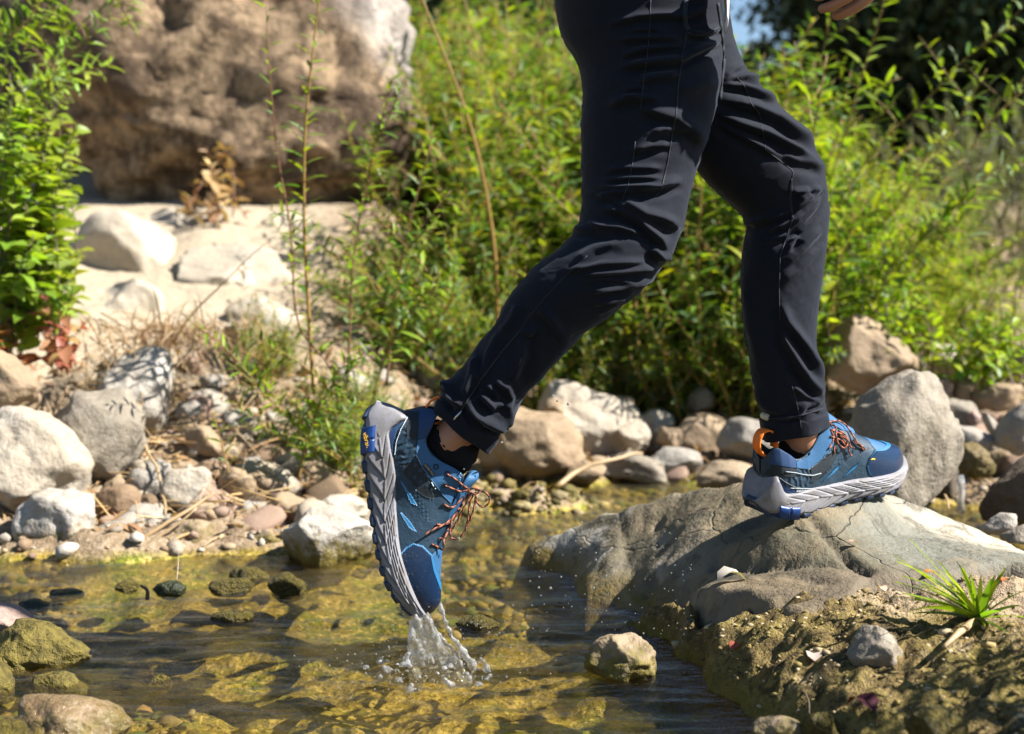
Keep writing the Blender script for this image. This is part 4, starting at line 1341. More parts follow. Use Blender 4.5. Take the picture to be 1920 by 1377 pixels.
# upper left branches
for k, (px, lab) in enumerate([
        ([(-20, 330, 3.7), (60, 200, 3.65), (130, 110, 3.6), (215, 25, 3.55)], 'willow branch in the top left corner, longest of those pointing up right'),
        ([(-20, 210, 3.6), (30, 120, 3.6), (75, 40, 3.6), (120, -50, 3.6)], 'willow branch in the top left corner, steepest one'),
        ([(-40, 120, 3.5), (30, 60, 3.5), (80, 0, 3.5), (110, -60, 3.5)], 'willow branch in the top left corner, nearest the edge'),
        ([(-30, 260, 3.8), (60, 170, 3.8), (140, 140, 3.75), (212, 120, 3.7)], 'willow branch in the top left corner, lowest one'),
        ([(190, -60, 3.9), (225, 10, 3.9), (250, 50, 3.85)], 'thin willow twig hanging at the top beside the dark hollow')]):
    wand('willow_branch', px, lab, .075, .011, rs, r=.003, bark='red_bark', sides=3, cat='willow branch', start=.05, key='left' if k % 2 else 'willow')
# upper right branches in front of the dark oak
for px, lab in [
        ([(1540, 430, 4.2), (1600, 340, 4.18), (1650, 270, 4.15), (1745, 180, 4.1), (1810, 110, 4.05), (1900, 48, 4.0)], 'long willow branch arching up right in front of the dark oak'),
        ([(1560, 330, 4.3), (1590, 230, 4.3), (1620, 130, 4.3), (1648, 40, 4.25), (1668, -40, 4.25)], 'upright willow branch in front of the dark oak below the hand'),
        ([(1500, 300, 4.3), (1520, 180, 4.3), (1545, 90, 4.28), (1560, 10, 4.25)], 'upright willow branch just left of the hand'),
        ([(1820, 280, 4.0), (1870, 215, 4.0), (1925, 165, 4.0)], 'willow branch reaching in at the right edge'),
        ([(1700, 480, 4.0), (1780, 400, 4.0), (1860, 320, 3.95), (1930, 300, 3.9)], 'willow branch crossing the grey bush on the right'),
        ([(1690, 380, 4.2), (1740, 290, 4.2), (1800, 220, 4.15), (1850, 130, 4.1)], 'second willow branch over the grey bush, parallel to the long one'),
        ([(1640, 560, 4.0), (1700, 470, 4.0), (1790, 430, 4.0), (1830, 460, 4.0)], 'drooping willow branch above the pale slope on the right'),
        ([(1560, 620, 3.95), (1570, 500, 3.95), (1600, 420, 3.95), (1590, 330, 3.95)], 'willow stem directly behind the front knee')]:
    wand('willow_branch', px, lab, .085, .020, rs, r=.003, bark='willow_bark', sides=2, cat='willow branch', start=.1)


# leafy shrubs with broad leaves
def shrub(name, label, base_px, Y, tips, L, gap, kind, key, rs, cat='shrub', nst=14, r=.003, bark='brown_bark', limit=300, spread=.9, dry=0, fan=.16, group=None):
    b = P(*base_px, Y)
    root = empty(name, b)
    tag(root, label, cat, group)
    mb = Mesh()
    S = []
    for k in range(nst):
        t = tips[k % len(tips)]
        tip = P(t[0] + rs.uniform(-25, 25), t[1] + rs.uniform(-25, 25), Y + rs.uniform(-fan, fan) * 2)
        bb = b + np.array([rs.uniform(-fan, fan), rs.uniform(-fan, fan), 0])
        path = grow(rs, bb, tip, .12, 14)
        V, F = tube(path - b, np.linspace(r, r * .4, 14), 5)
        mb.add(V, F)
        S.append(stem_leaves(rs, path, L, gap, kind, key, .12, spread, .1))
    mb.build('stems', BARK[bark], root)
    O, D, N, ll, C = (np.concatenate([s[i] for s in S]) for i in range(5))
    put_leaves(root, O, D, N, ll, kind, key, rs, limit)
    return root


shrub('leafy_shrub', 'bright green broad leaved shrub hanging down the left edge', (40, 640), 3.55,
      [(20, 160), (70, 170), (120, 200), (140, 260), (0, 230), (130, 330), (60, 260), (135, 420), (20, 320), (140, 480), (90, 380), (60, 460), (130, 540), (20, 520)],
      .060, .019, 'broad', 'left', rs, nst=46, fan=.12)
shrub('reddish_shrub', 'reddish turning leaves at the foot of the left shrub', (60, 690), 3.45,
      [(10, 560), (60, 570), (110, 590), (150, 610), (40, 600), (90, 620)], .045, .017, 'broad', 'red', rs, nst=10, cat='shrub', fan=.1)
shrub('lime_shrub', 'lime green shrub to the right of the front shin, above the tan block', (1640, 700), 4.15,
      [(1570, 330), (1620, 360), (1660, 400), (1690, 470), (1720, 520), (1590, 450), (1640, 480), (1740, 570), (1600, 540), (1580, 400), (1700, 600)],
      .050, .017, 'small', 'lime', rs, nst=30, fan=.14)
shrub('lime_shrub', 'lime green shrub hanging over the tan oval stone near the right edge', (1850, 725), 3.95,
      [(1790, 610), (1830, 570), (1880, 560), (1910, 600), (1800, 660), (1900, 650), (1860, 600), (1770, 630)],
      .042, .014, 'small', 'lime', rs, nst=22, fan=.1)
shrub('lime_shrub', 'tall yellow green shrub right behind the front thigh', (1480, 560), 4.6,
      [(1400, 150), (1430, 170), (1480, 220), (1520, 200), (1560, 260), (1600, 300), (1550, 350), (1500, 300), (1460, 240)], .055, .018, 'small', 'lime', rs, nst=26, fan=.2)
shrub('withered_plant', 'withered brown leafed plant in the shadow under the huge boulder', (405, 410), 4.9,
      [(380, 300), (410, 280), (430, 330), (440, 360), (360, 370)], .055, .022, 'small', 'dry', rs, nst=10, bark='red_bark', fan=.1)


# ------------------------------------------------------------------ willow thicket: a few plants built, then copied
def willow_proto(seed, key='willow', h=1.4, nst=7, L=.098, gap=.0225, kind='willow', bark='willow_bark', spread_base=.16, lean=.28):
    rs = np.random.RandomState(seed)
    mb, S = Mesh(), []
    for k in range(nst):
        b = np.array([rs.uniform(-1, 1) * spread_base, rs.uniform(-1, 1) * spread_base, 0])
        tip = b + np.array([rs.normal() * lean, rs.normal() * lean, h * rs.uniform(.6, 1.05)])
        p = grow(rs, b, tip, .08, 16)
        V, F = tube(p, np.linspace(.006, .0018, 16), 5)
        mb.add(V, F)
        S.append(stem_leaves(rs, p, L, gap, kind, key, .08))
        for j in range(3):
            i = rs.randint(4, 13)
            q = grow(rs, p[i], p[i] + np.array([rs.normal() * .16, rs.normal() * .16, rs.uniform(.12, .35)]), .1, 8)
            V, F = tube(q, np.linspace(.003, .0012, 8), 4)
            mb.add(V, F)
            S.append(stem_leaves(rs, q, L * .85, gap, kind, key, .05))
    O, D, N, ll, C = (np.concatenate([s[i] for s in S]) for i in range(5))
    A, F, C = leaves_arrays(O, D, N, ll, kind, C)
    return mb.mesh('stems', BARK[bark]), me_new('leaves', A, F, True, [LEAF], None, C)


def plant(name, protos, k, loc, sc_, rz, label, cat, group):
    st, lv = protos[k]
    r = empty(name, loc)
    r.scale = sc_
    r.rotation_euler.z = rz
    tag(r, label, cat, group)
    ob('stems', st, r)
    tag(ob('leaves', lv, r), kind='stuff')
    return r


WP = [willow_proto(40 + k) for k in range(5)] + [willow_proto(60 + k, 'lime', 1.4, 9, .062, .015) for k in range(2)]
TOPV = [(480, 250), (640, 120), (700, -60), (1060, -60), (1330, 80), (1400, 160), (1500, 190), (1600, 270), (1750, 390), (1930, 470)]
rs = np.random.RandomState(23)
cnt = 0
for k in range(420):
    y = rs.uniform(4.15, 7.6)
    u = rs.uniform(560, 1990)
    x = (u - 960) / FPX * y
    if (u < 790 and y < 7.2) or (u < 900 and y < 5.6) or (u < 1060 and y < 6 and k % 3 == 0):
        continue
    if y < 4.45 + .25 * math.sin(u * .013):
        continue
    if u > 1500 and y < 4.5:
        continue
    zt = P(u, np.interp(u, *zip(*TOPV)) + rs.uniform(-10, 130), y)[2]
    zg = float(gz(np.array([x]), np.array([y]))[0])
    h = zt - zg
    if h < .35:
        continue
    h = min(h, 2.1)
    if y < 5:
        h = min(h, rs.uniform(.7, 1.5))
    s = h / 1.4
    kk = rs.randint(5) if (u < 1330 or rs.rand() < .35) else 5 + rs.randint(2)
    ws_ = .75 + .25 * s
    side_ = 'left of the walker' if u < 1060 else ('between and behind the legs' if u < 1420 else 'right of the front leg')
    row_ = 'front row' if y < 5.4 else 'back rows'
    if kk < 5:
        lab, grp = 'slender green willow in the %s of the thicket, %s' % (row_, side_), 'thicket willows, %s, %s' % (row_, side_)
    else:
        lab, grp = 'yellow green bushy sapling in the %s of the thicket, %s' % (row_, side_), 'saplings, %s, %s' % (row_, side_)
    plant('willow_shrub' if kk < 5 else 'leafy_sapling', WP, kk, (x, y, zg - .03), (ws_, ws_, s), rs.uniform(0, 6.28), lab, 'willow' if kk < 5 else 'shrub', grp)
    cnt += 1
    if cnt >= 150:
        break
# low plants and seedlings along the foot of the thicket
LP = [willow_proto(80 + k, h=.42, nst=6, L=.05, gap=.010, lean=.16, spread_base=.08) for k in range(3)]
for k in range(56):
    u, y = rs.uniform(640, 1480), rs.uniform(4.1, 4.6)
    if k % 6 == 0:
        u, y = rs.uniform(470, 760), rs.uniform(3.2, 3.9)
    x = (u - 960) / FPX * y
    s = rs.uniform(.45, 1.0) * (.6 if y < 3.9 else 1)
    plant('willow_seedling', LP, k % 3, (x, y, float(gz(np.array([x]), np.array([y]))[0]) - .01), (s, s, s), rs.uniform(0, 6.28),
          'low leafy willow seedling along the foot of the thicket', 'seedling', 'willow seedlings at the thicket foot')
# grey green bushes on the right
GP = [willow_proto(90 + k, 'grey', .95, 16, .03, .0075, 'small', 'brown_bark', .2, .3) for k in range(2)]
for k, (u, y, s, lab) in enumerate([(1800, 6.2, .72, 'silvery grey bush beside the dark oak, left one of the four'), (1890, 5.9, .68, 'silvery grey bush at the right edge, nearest of the four'),
                                    (1960, 6.6, .85, 'silvery grey bush at the right edge, farthest right'), (1850, 7.4, .9, 'silvery grey bush farthest back below the dark oak')]):
    x = (u - 960) / FPX * y
    plant('grey_bush', GP, k % 2, (x, y, float(gz(np.array([x]), np.array([y]))[0])), (s, s, s), k * 1.3, lab, 'bush', 'grey bushes on the right')


# ------------------------------------------------------------------ trees behind
def tree(name, label, x, y, h, rad, seed, key='dark', group=None, ncl=150, nl=75, L=.10):
    rs = np.random.RandomState(seed)
    z = float(gz(np.array([x]), np.array([y]))[0]) + max(0, (y - 13) * .03) - .1
    root = empty(name, (x, y, z))
    tag(root, label, 'tree', group)
    mb = Mesh()
    tp = grow(rs, (0, 0, 0), (rs.normal() * .3, rs.normal() * .3, h * .6), .1, 12)
    V, F = tube(tp, np.linspace(.035 * h, .015 * h, 12) * (1 + .1 * rs.rand(12)), 9)
    mb.add(V, F)
    cen = []
    for k in range(ncl):
        d = rs.normal(size=3)
        d /= np.linalg.norm(d)
        r = rs.uniform(.45, 1.0) ** .5
        cen.append(np.array([0, 0, h * .52]) + d * r * np.array([rad, rad, h * .49]))
    cen = np.array(cen)
    for k in range(0, ncl, 6):
        i = rs.randint(5, 12)
        q = grow(rs, tp[i], cen[k], .12, 8)
        V, F = tube(q, np.linspace(.011 * h, .003 * h, 8), 6)
        mb.add(V, F)
    mb.build('trunk', BARK['brown_bark'], root)
    n = ncl * nl
    c_ = np.repeat(cen, nl, 0)
    O = c_ + rs.normal(size=(n, 3)) * np.array([.34, .34, .22]) * rad / 2.2
    D = rs.normal(size=(n, 3))
    N = rs.normal(size=(n, 3)) + np.array([0, 0, 1.])
    tone = np.repeat(rs.uniform(.7, 1.4, (ncl, 1)), nl, 0)
    A, F, C = leaves_arrays(O, D, N, L * rs.uniform(.7, 1.3, n), 'small', pick(rs, key, n) * tone)
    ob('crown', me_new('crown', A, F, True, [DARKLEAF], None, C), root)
    return root


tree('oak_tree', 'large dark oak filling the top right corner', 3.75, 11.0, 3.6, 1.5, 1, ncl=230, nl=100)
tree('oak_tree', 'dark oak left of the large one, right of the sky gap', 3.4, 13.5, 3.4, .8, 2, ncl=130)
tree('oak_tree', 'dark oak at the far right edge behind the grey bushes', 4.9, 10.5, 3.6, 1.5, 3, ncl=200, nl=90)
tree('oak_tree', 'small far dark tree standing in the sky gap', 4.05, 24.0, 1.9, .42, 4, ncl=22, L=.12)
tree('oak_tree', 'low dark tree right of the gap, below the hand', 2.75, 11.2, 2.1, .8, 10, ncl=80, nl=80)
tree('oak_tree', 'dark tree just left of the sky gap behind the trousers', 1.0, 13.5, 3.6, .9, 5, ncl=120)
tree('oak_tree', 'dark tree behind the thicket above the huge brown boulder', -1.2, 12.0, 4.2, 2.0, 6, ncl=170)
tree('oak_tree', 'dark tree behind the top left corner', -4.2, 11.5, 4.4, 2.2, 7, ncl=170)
for k, (x, lab) in enumerate([(-8.2, 'tall added oak on the slope, leftmost of the back row'), (-5.8, 'tall added oak on the slope, second from the left of the back row'), (-3.2, 'tall added oak on the slope behind the huge brown boulder'),
                               (-.9, 'tall added oak on the slope behind the left part of the thicket')]):
    tree('oak_tree', lab, x, 14.2 + .5 * (k % 2), 7.2, 2.0, 30 + k, ncl=150, nl=70, L=.14)  # back row added so the stream mirrors dark trees instead of sky
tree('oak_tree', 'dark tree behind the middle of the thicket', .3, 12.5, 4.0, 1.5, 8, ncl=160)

# ------------------------------------------------------------------ dry grass, grass tuft, twigs, fallen leaves
def grass(name, label, base, n, L, lean, rs, col, mat, wid=.5, cat='grass', bury=0.):
    root = empty(name, base)
    tag(root, label, cat)
    return root


def blade_mesh(rs, L, w, az, el, curl, col):
    t = np.linspace(0, 1, 7)
    a = el + curl * t
    dx = np.cumsum(np.concatenate([[0], np.cos(a[:-1]) * L / 6]))
    dz = np.cumsum(np.concatenate([[0], np.sin(a[:-1]) * L / 6]))
    c_ = np.stack([dx * math.cos(az), dx * math.sin(az), dz], -1)
    s_ = np.array([-math.sin(az), math.cos(az), .0])
    ww = w * np.array([.7, 1, 1, .9, .7, .4, .02])
    V = np.concatenate([c_ - s_ * ww[:, None] + [0, 0, w * .5], c_, c_ + s_ * ww[:, None] + [0, 0, w * .5]])
    i = np.arange(6)
    F = np.concatenate([np.stack([i, i + 1, i + 8, i + 7], -1), np.stack([i + 7, i + 8, i + 15, i + 14], -1)])
    return V, F


rs = np.random.RandomState(31)
gb = hit(1835, 1160)
root = tag(empty('grass_tuft', gb), 'bright green grass tuft growing on the mossy shelf near the right edge', 'grass')
tips = [(1692, 1040), (1705, 1112), (1690, 1108), (1745, 1062), (1770, 1090), (1850, 1088), (1880, 1098), (1905, 1120), (1920, 1130), (1715, 1165), (1900, 1180), (1925, 1200), (1870, 1205),
        (1760, 1140), (1800, 1105), (1720, 1130), (1880, 1150), (1930, 1160), (1740, 1100), (1860, 1180), (1785, 1080), (1825, 1095)]
for k in range(46):
    tu, tv = tips[k % len(tips)]
    tip = P(tu + rs.uniform(-24, 18), tv + rs.uniform(-40, 14), gb[1] + rs.uniform(-.10, .03)) - gb
    L = np.linalg.norm(tip)
    t = np.linspace(0, 1, 9)[:, None]
    c_ = tip * t + np.array([0, 0, 1.]) * (t * (1 - t)) * L * rs.uniform(.03, .3)
    sd_ = np.cross(tip, [0, 0, 1.])
    sd_ = sd_ / np.linalg.norm(sd_) + rs.normal(size=3) * .3
    w = rs.uniform(.0026, .0050) * np.array([.8, 1, 1, 1, .95, .8, .6, .35, .03])
    V = np.concatenate([c_ - sd_ * w[:, None], c_ - [0, 0, .0012], c_ + sd_ * w[:, None]])
    i = np.arange(8)
    F = np.concatenate([np.stack([i, i + 1, i + 10, i + 9], -1), np.stack([i + 9, i + 10, i + 19, i + 18], -1)])
    g = GREENS['lime'][rs.randint(5)] * rs.uniform(.75, 1.15)
    ob('blade', me_new('blade', V, F, True, [LEAF], None, np.broadcast_to(g, (27, 3))), root)
V, F = tube(np.array([(0, 0, 0), P(1800, 1185, gb[1] - .05) - gb, P(1770, 1213, gb[1] - .1) - gb]), [.006, .005, .003], 6)
me = me_new('stalk', V, F, True, [BARK['dry_stalk']])
ob('stalk', me, root)

# dry grass hanging on the left bank
gb = P(320, 640, 3.62)
root = tag(empty('dry_grass_clump', gb), 'clump of dry brown grass on the left bank above the white boulder', 'grass')
mb = Mesh()
for k in range(400):
    b = np.array([rs.normal() * .085, rs.normal() * .05, rs.uniform(-.03, .04)])
    az = rs.uniform(0, 6.28) if rs.rand() < .5 else rs.uniform(-2.6, -.5)
    V, F = blade_mesh(rs, rs.uniform(.06, .20), rs.uniform(.0009, .002), az, rs.uniform(-.2, 1.1), rs.uniform(-2.2, -.5), None)
    mb.add(V + b, F, GREENS['dry'][rs.randint(4)] * rs.uniform(.6, 1.2))
tag(mb.build('blades', DRYLEAF, root), kind='stuff')
for k in range(34):
    a0 = (rs.uniform(140, 420), rs.uniform(585, 650))
    b0 = (a0[0] + rs.uniform(-60, 90), a0[1] + rs.uniform(40, 190))
    p0 = P(*a0, 3.55 + rs.uniform(-.05, .1)) - gb
    p1 = P(*b0, 3.4 + rs.uniform(-.1, .1)) - gb
    V, F = tube(grow(rs, p0, p1, .15, 8), np.linspace(.0022, .001, 8), 5)
    ob('straw', me_new('straw', V, F, True, [BARK['dry_stalk']]), root)

# thin green grass stalk leaning over the sand
V, F = tube(px_path([(300, 680, 3.6), (360, 590, 3.58), (420, 530, 3.55), (470, 480, 3.55), (500, 455, 3.52)]), np.linspace(.003, .001, 22), 5)
tag(ob('grass_stalk', me_new('grass_stalk', V, F, True, [BARK['willow_bark']])), 'thin green stalk leaning right over the pale sand', 'grass stalk')


def twig(px, r, label, mat='dry_stalk', r2=None):
    p = px_path(px, 18)
    p = p + fbm(p * 14, 3, 4)[:, None] * .006
    V, F = tube(p - p[0], np.linspace(r, r2 or r * .5, 18), 7)
    tag(ob('twig', me_new('twig', V, F, True, [BARK[mat]]), None, p[0]), label, 'twig')


twig([(1045, 912, 3.45), (1085, 885, 3.5), (1130, 870, 3.52), (1205, 850, 3.6)], .007, 'pale curved driftwood twig at the far waterline')
twig([(185, 1040, 2.84), (250, 1020, 2.82), (330, 970, 2.85), (400, 925, 2.9)], .006, 'long pale dead stalk lying along the left water edge')
twig([(230, 1050, 2.80), (270, 1025, 2.80), (330, 985, 2.82), (372, 950, 2.84)], .004, 'thinner dead stalk beside the long one at the water edge')
twig([(255, 760, 3.3), (270, 830, 3.15), (300, 900, 3.05), (315, 960, 2.95)], .0045, 'dead reed stem drooping over the grey oval boulder')
twig([(272, 1128, 2.36), (276, 1105, 2.36), (268, 1093, 2.36)], .004, 'short dark stick poking out of the water at left', 'brown_bark')
twig([(1770, 915, 3.1), (1778, 930, 3.05), (1782, 950, 3.0)], .0035, 'short pale stick by the little cascade', 'dry_stalk')
twig([(1500, 1293, 1.80), (1515, 1318, 1.76), (1522, 1335, 1.74)], .0016, 'thin dark stem on the mossy shelf by the water', 'brown_bark')
# pale reed tip standing in the water
V, F = blade_mesh(rs, .055, .004, 0.1, 1.45, .1, None)
p = P(332, 1090, 2.6)
tag(ob('reed_tip', me_new('reed_tip', V, F, True, [DRYLEAF], None, np.broadcast_to((.55, .45, .38), (21, 3))), None, (p[0], p[1], 0)), 'pale pointed reed tip standing out of the water at left', 'reed')

# fallen leaves, single
for (u, v), L, rz, key, lab in [((1372, 1228), .026, .7, (.30, .10, .05), 'reddish fallen leaf on the mossy shelf near the water'),
                                ((1733, 1086), .018, .1, (.50, .13, .03), 'orange red fallen leaf at the lower edge of the flat boulder'),
                                ((1640, 1345), .045, 2.2, (.045, .010, .012), 'large dark red wet leaf at the bottom edge'),
                                ((1590, 1030), .018, .3, (.38, .28, .18), 'small tan leaf lying on the flat boulder'),
                                ((1880, 1100), .015, 1., (.40, .10, .05), 'red leaf behind the grass tuft'),
                                ((1660, 1118), .018, 2., (.45, .3, .2), 'small pale leaf on the sandy edge of the flat boulder'),
                                ((1528, 1250), .03, 1.5, (.42, .35, .28), 'pale curled leaf on the mossy shelf left of the wedge stone'),
                                ((150, 1205), .026, 0., (.5, .36, .2), 'tan leaf on the broad yellow mossy stone'),
                                ((1345, 1098), .05, .2, (.30, .26, .22), 'crumpled grey dead leaf at the edge of the flat boulder'),
                                ((250, 1350), .035, 0., (.35, .2, .07), 'brown leaf beside the wet boulder in the corner')]:
    p = hit(u, v)
    V, F3, F4 = LU['broad']
    V = V * L
    V[:, 2] += L * .25 * np.sin(V[:, 0] / L * 3) + .004
    o = ob('fallen_leaf', me_new('fallen_leaf', V, [F3, F4], True, [DRYLEAF], None, np.broadcast_to(key, (len(V), 3))), None, (p[0], p[1], p[2] + .003))
    o.rotation_euler.z = rz
    tag(o, lab, 'leaf')
# leaf litter on the banks
rs = np.random.RandomState(77)
n = 5200
x, y = rs.uniform(-1.5, 1.9, n), rs.uniform(2.8, 5.2, n)
z = gz(x, y)
k = (z > .015) & ~((x < -.55) & (y > 3.9))
O = np.stack([x, y, z + .006], -1)[k]
n = len(O)
A, F, C = leaves_arrays(O, rs.normal(size=(n, 3)) * [1, 1, .35], rs.normal(size=(n, 3)) * .45 + [0, 0, 1], rs.uniform(.025, .06, n), 'willow', pick(rs, 'dry', n), rs.uniform(.8, 1.6, n))
tag(ob('leaf_litter', me_new('leaf_litter', A, F, True, [DRYLEAF], None, C)), kind='stuff')
# straw litter
mb = Mesh()
for k in range(420):
    u, v = rs.uniform(120, 760), rs.uniform(690, 1010)
    p = P(u, v, np.interp(v, [690, 1010], [3.7, 2.9]))
    p[2] = float(gz(p[:1], p[1:2])[0]) + rs.uniform(.005, .03)
    d = rs.normal(size=3) * [1, .7, .25]
    d = d / np.linalg.norm(d) * rs.uniform(.03, .11)
    V, F = tube(np.stack([p - d, p + rs.normal(size=3) * .006, p + d]), rs.uniform(.0007, .0018), 4)
    mb.add(V, F, GREENS['dry'][rs.randint(4)] * rs.uniform(.8, 1.4))
tag(mb.build('straw_litter', DRYLEAF), kind='stuff')
# crumbs of soil and moss on the shelf
mb = []
n = 2600
x, y = rs.uniform(.2, .95, n), rs.uniform(1.5, 2.15, n)
Os, Ss = [], []
for i in range(n):
    t = down(SHELF_BVH, x[i], y[i])
    r_ = down(ROCK_BVH, x[i], y[i])
    if t is None or t < .008 or (r_ is not None and r_ > t - .002):
        continue
    Os.append((x[i], y[i], t))
    Ss.append(rs.uniform(.001, .004) if rs.rand() < .975 else rs.uniform(.005, .009))
Os, Ss = np.array(Os), np.array(Ss)
B = V1[None] * (1 + .35 * rs.normal(size=(len(Os), len(V1), 1)).clip(-1, 1)) * Ss[:, None, None] * np.stack([rs.uniform(.8, 1.6, len(Os)), np.ones(len(Os)), rs.uniform(.5, .9, len(Os))], -1)[:, None] + Os[:, None]
F = (F1[None] + (np.arange(len(Os)) * len(V1))[:, None, None]).reshape(-1, 3)
cc = np.array([(.30, .22, .09), (.2, .14, .05), (.42, .33, .2), (.12, .085, .035), (.26, .2, .06)])[rs.randint(5, size=len(Os))] * rs.uniform(.7, 1.2, (len(Os), 1))
tag(ob('soil_crumbs', me_new('soil_crumbs', B.reshape(-1, 3), F, True, [PEBM], None, np.repeat(cc, len(V1), 0))), kind='stuff')
# a bush beyond the right edge whose shadow lies across the shelf
for k, (x, y, s) in enumerate([(1.05, 1.56, .55), (1.12, 1.40, .5)]):
    plant('willow_shrub', WP, k, (x, y, .06), (s, s, s), k, 'small willow just beyond the right edge, shading the mossy shelf', 'willow', 'willows beyond the right edge')

# ------------------------------------------------------------------ the walker
person = tag(empty('person', (.25, 2.17, .19)), 'person in black trousers and blue trail shoes striding over the stream', 'person')
PO = np.array(person.location)


def pchild(name, me, parent=None, kind=None):
    """me holds world coordinates"""
    par = parent or person
    org = PO if par is person else np.array(par['org'])
    me.transform(Matrix.Translation(Vector(-org)))
    o = ob(name, me, par)
    if kind:
        o['kind'] = kind
    return o


NEAR = [(1034, -120, 1374, -112, 2.17, .92), (1040, -20, 1370, -30, 2.16, .92), (1050, 60, 1360, 45, 2.15, .88), (1086, 128, 1352, 108, 2.13, .86), (1093, 172, 1348, 170, 2.12, .86), (1090, 232, 1333, 235, 2.115, .86),
        (1090, 300, 1313, 300, 2.11, .86), (1092, 350, 1298, 350, 2.10, .86), (1091, 392, 1286, 402, 2.09, .86), (1082, 426, 1274, 444, 2.085, .86),
        (1055, 458, 1257, 482, 2.08, .84), (1016, 489, 1236, 511, 2.08, .84), (984, 521, 1195, 556, 2.08, .84), (952, 560, 1146, 592, 2.085, .84), (926, 609, 1095, 628, 2.085, .84), (901, 642, 1062, 661, 2.09, .84),
        (873, 680, 1030, 693, 2.09, .84), (848, 706, 1002, 722, 2.09, .84), (835, 721, 986, 742, 2.09, .84), (826, 739, 964, 786, 2.09, .86), (818, 757, 938, 822, 2.09, .88), (815, 768, 915, 847, 2.09, .9)]
FARL = [(1150, 40, 1368, -20, 2.215, .75), (1200, 140, 1372, 58, 2.22, .75), (1250, 225, 1400, 130, 2.225, .78), (1295, 300, 1442, 176, 2.235, .8), (1330, 346, 1480, 222, 2.245, .82), (1362, 375, 1514, 268, 2.25, .84),
        (1389, 402, 1543, 318, 2.255, .86), (1401, 432, 1553, 378, 2.255, .86), (1393, 467, 1552, 440, 2.25, .86), (1389, 522, 1544, 505, 2.245, .86), (1391, 572, 1535, 565, 2.24, .86), (1398, 630, 1530, 625, 2.235, .86),
        (1408, 690, 1533, 688, 2.235, .86), (1420, 745, 1540, 740, 2.235, .88), (1427, 776, 1547, 766, 2.243, .9), (1426, 792, 1550, 780, 2.246, .92), (1430, 826, 1551, 799, 2.248, .92)]


def c3(pts, s, ox, oy):
    return [(ox + x / s, oy + y / s) for x, y in pts]


A6 = lambda L: c3(L, 3.2, 1020, 0)
A2 = lambda L: c3(L, 2.994, 640, 0)
A5 = lambda L: c3(L, 2.994, 640, 460)
A3 = lambda L: c3(L, 2.994, 1280, 0)
AF = lambda L: c3(L, 2.6, 1380, 300)
AH = lambda L: c3(L, 8.606, 780, 700)
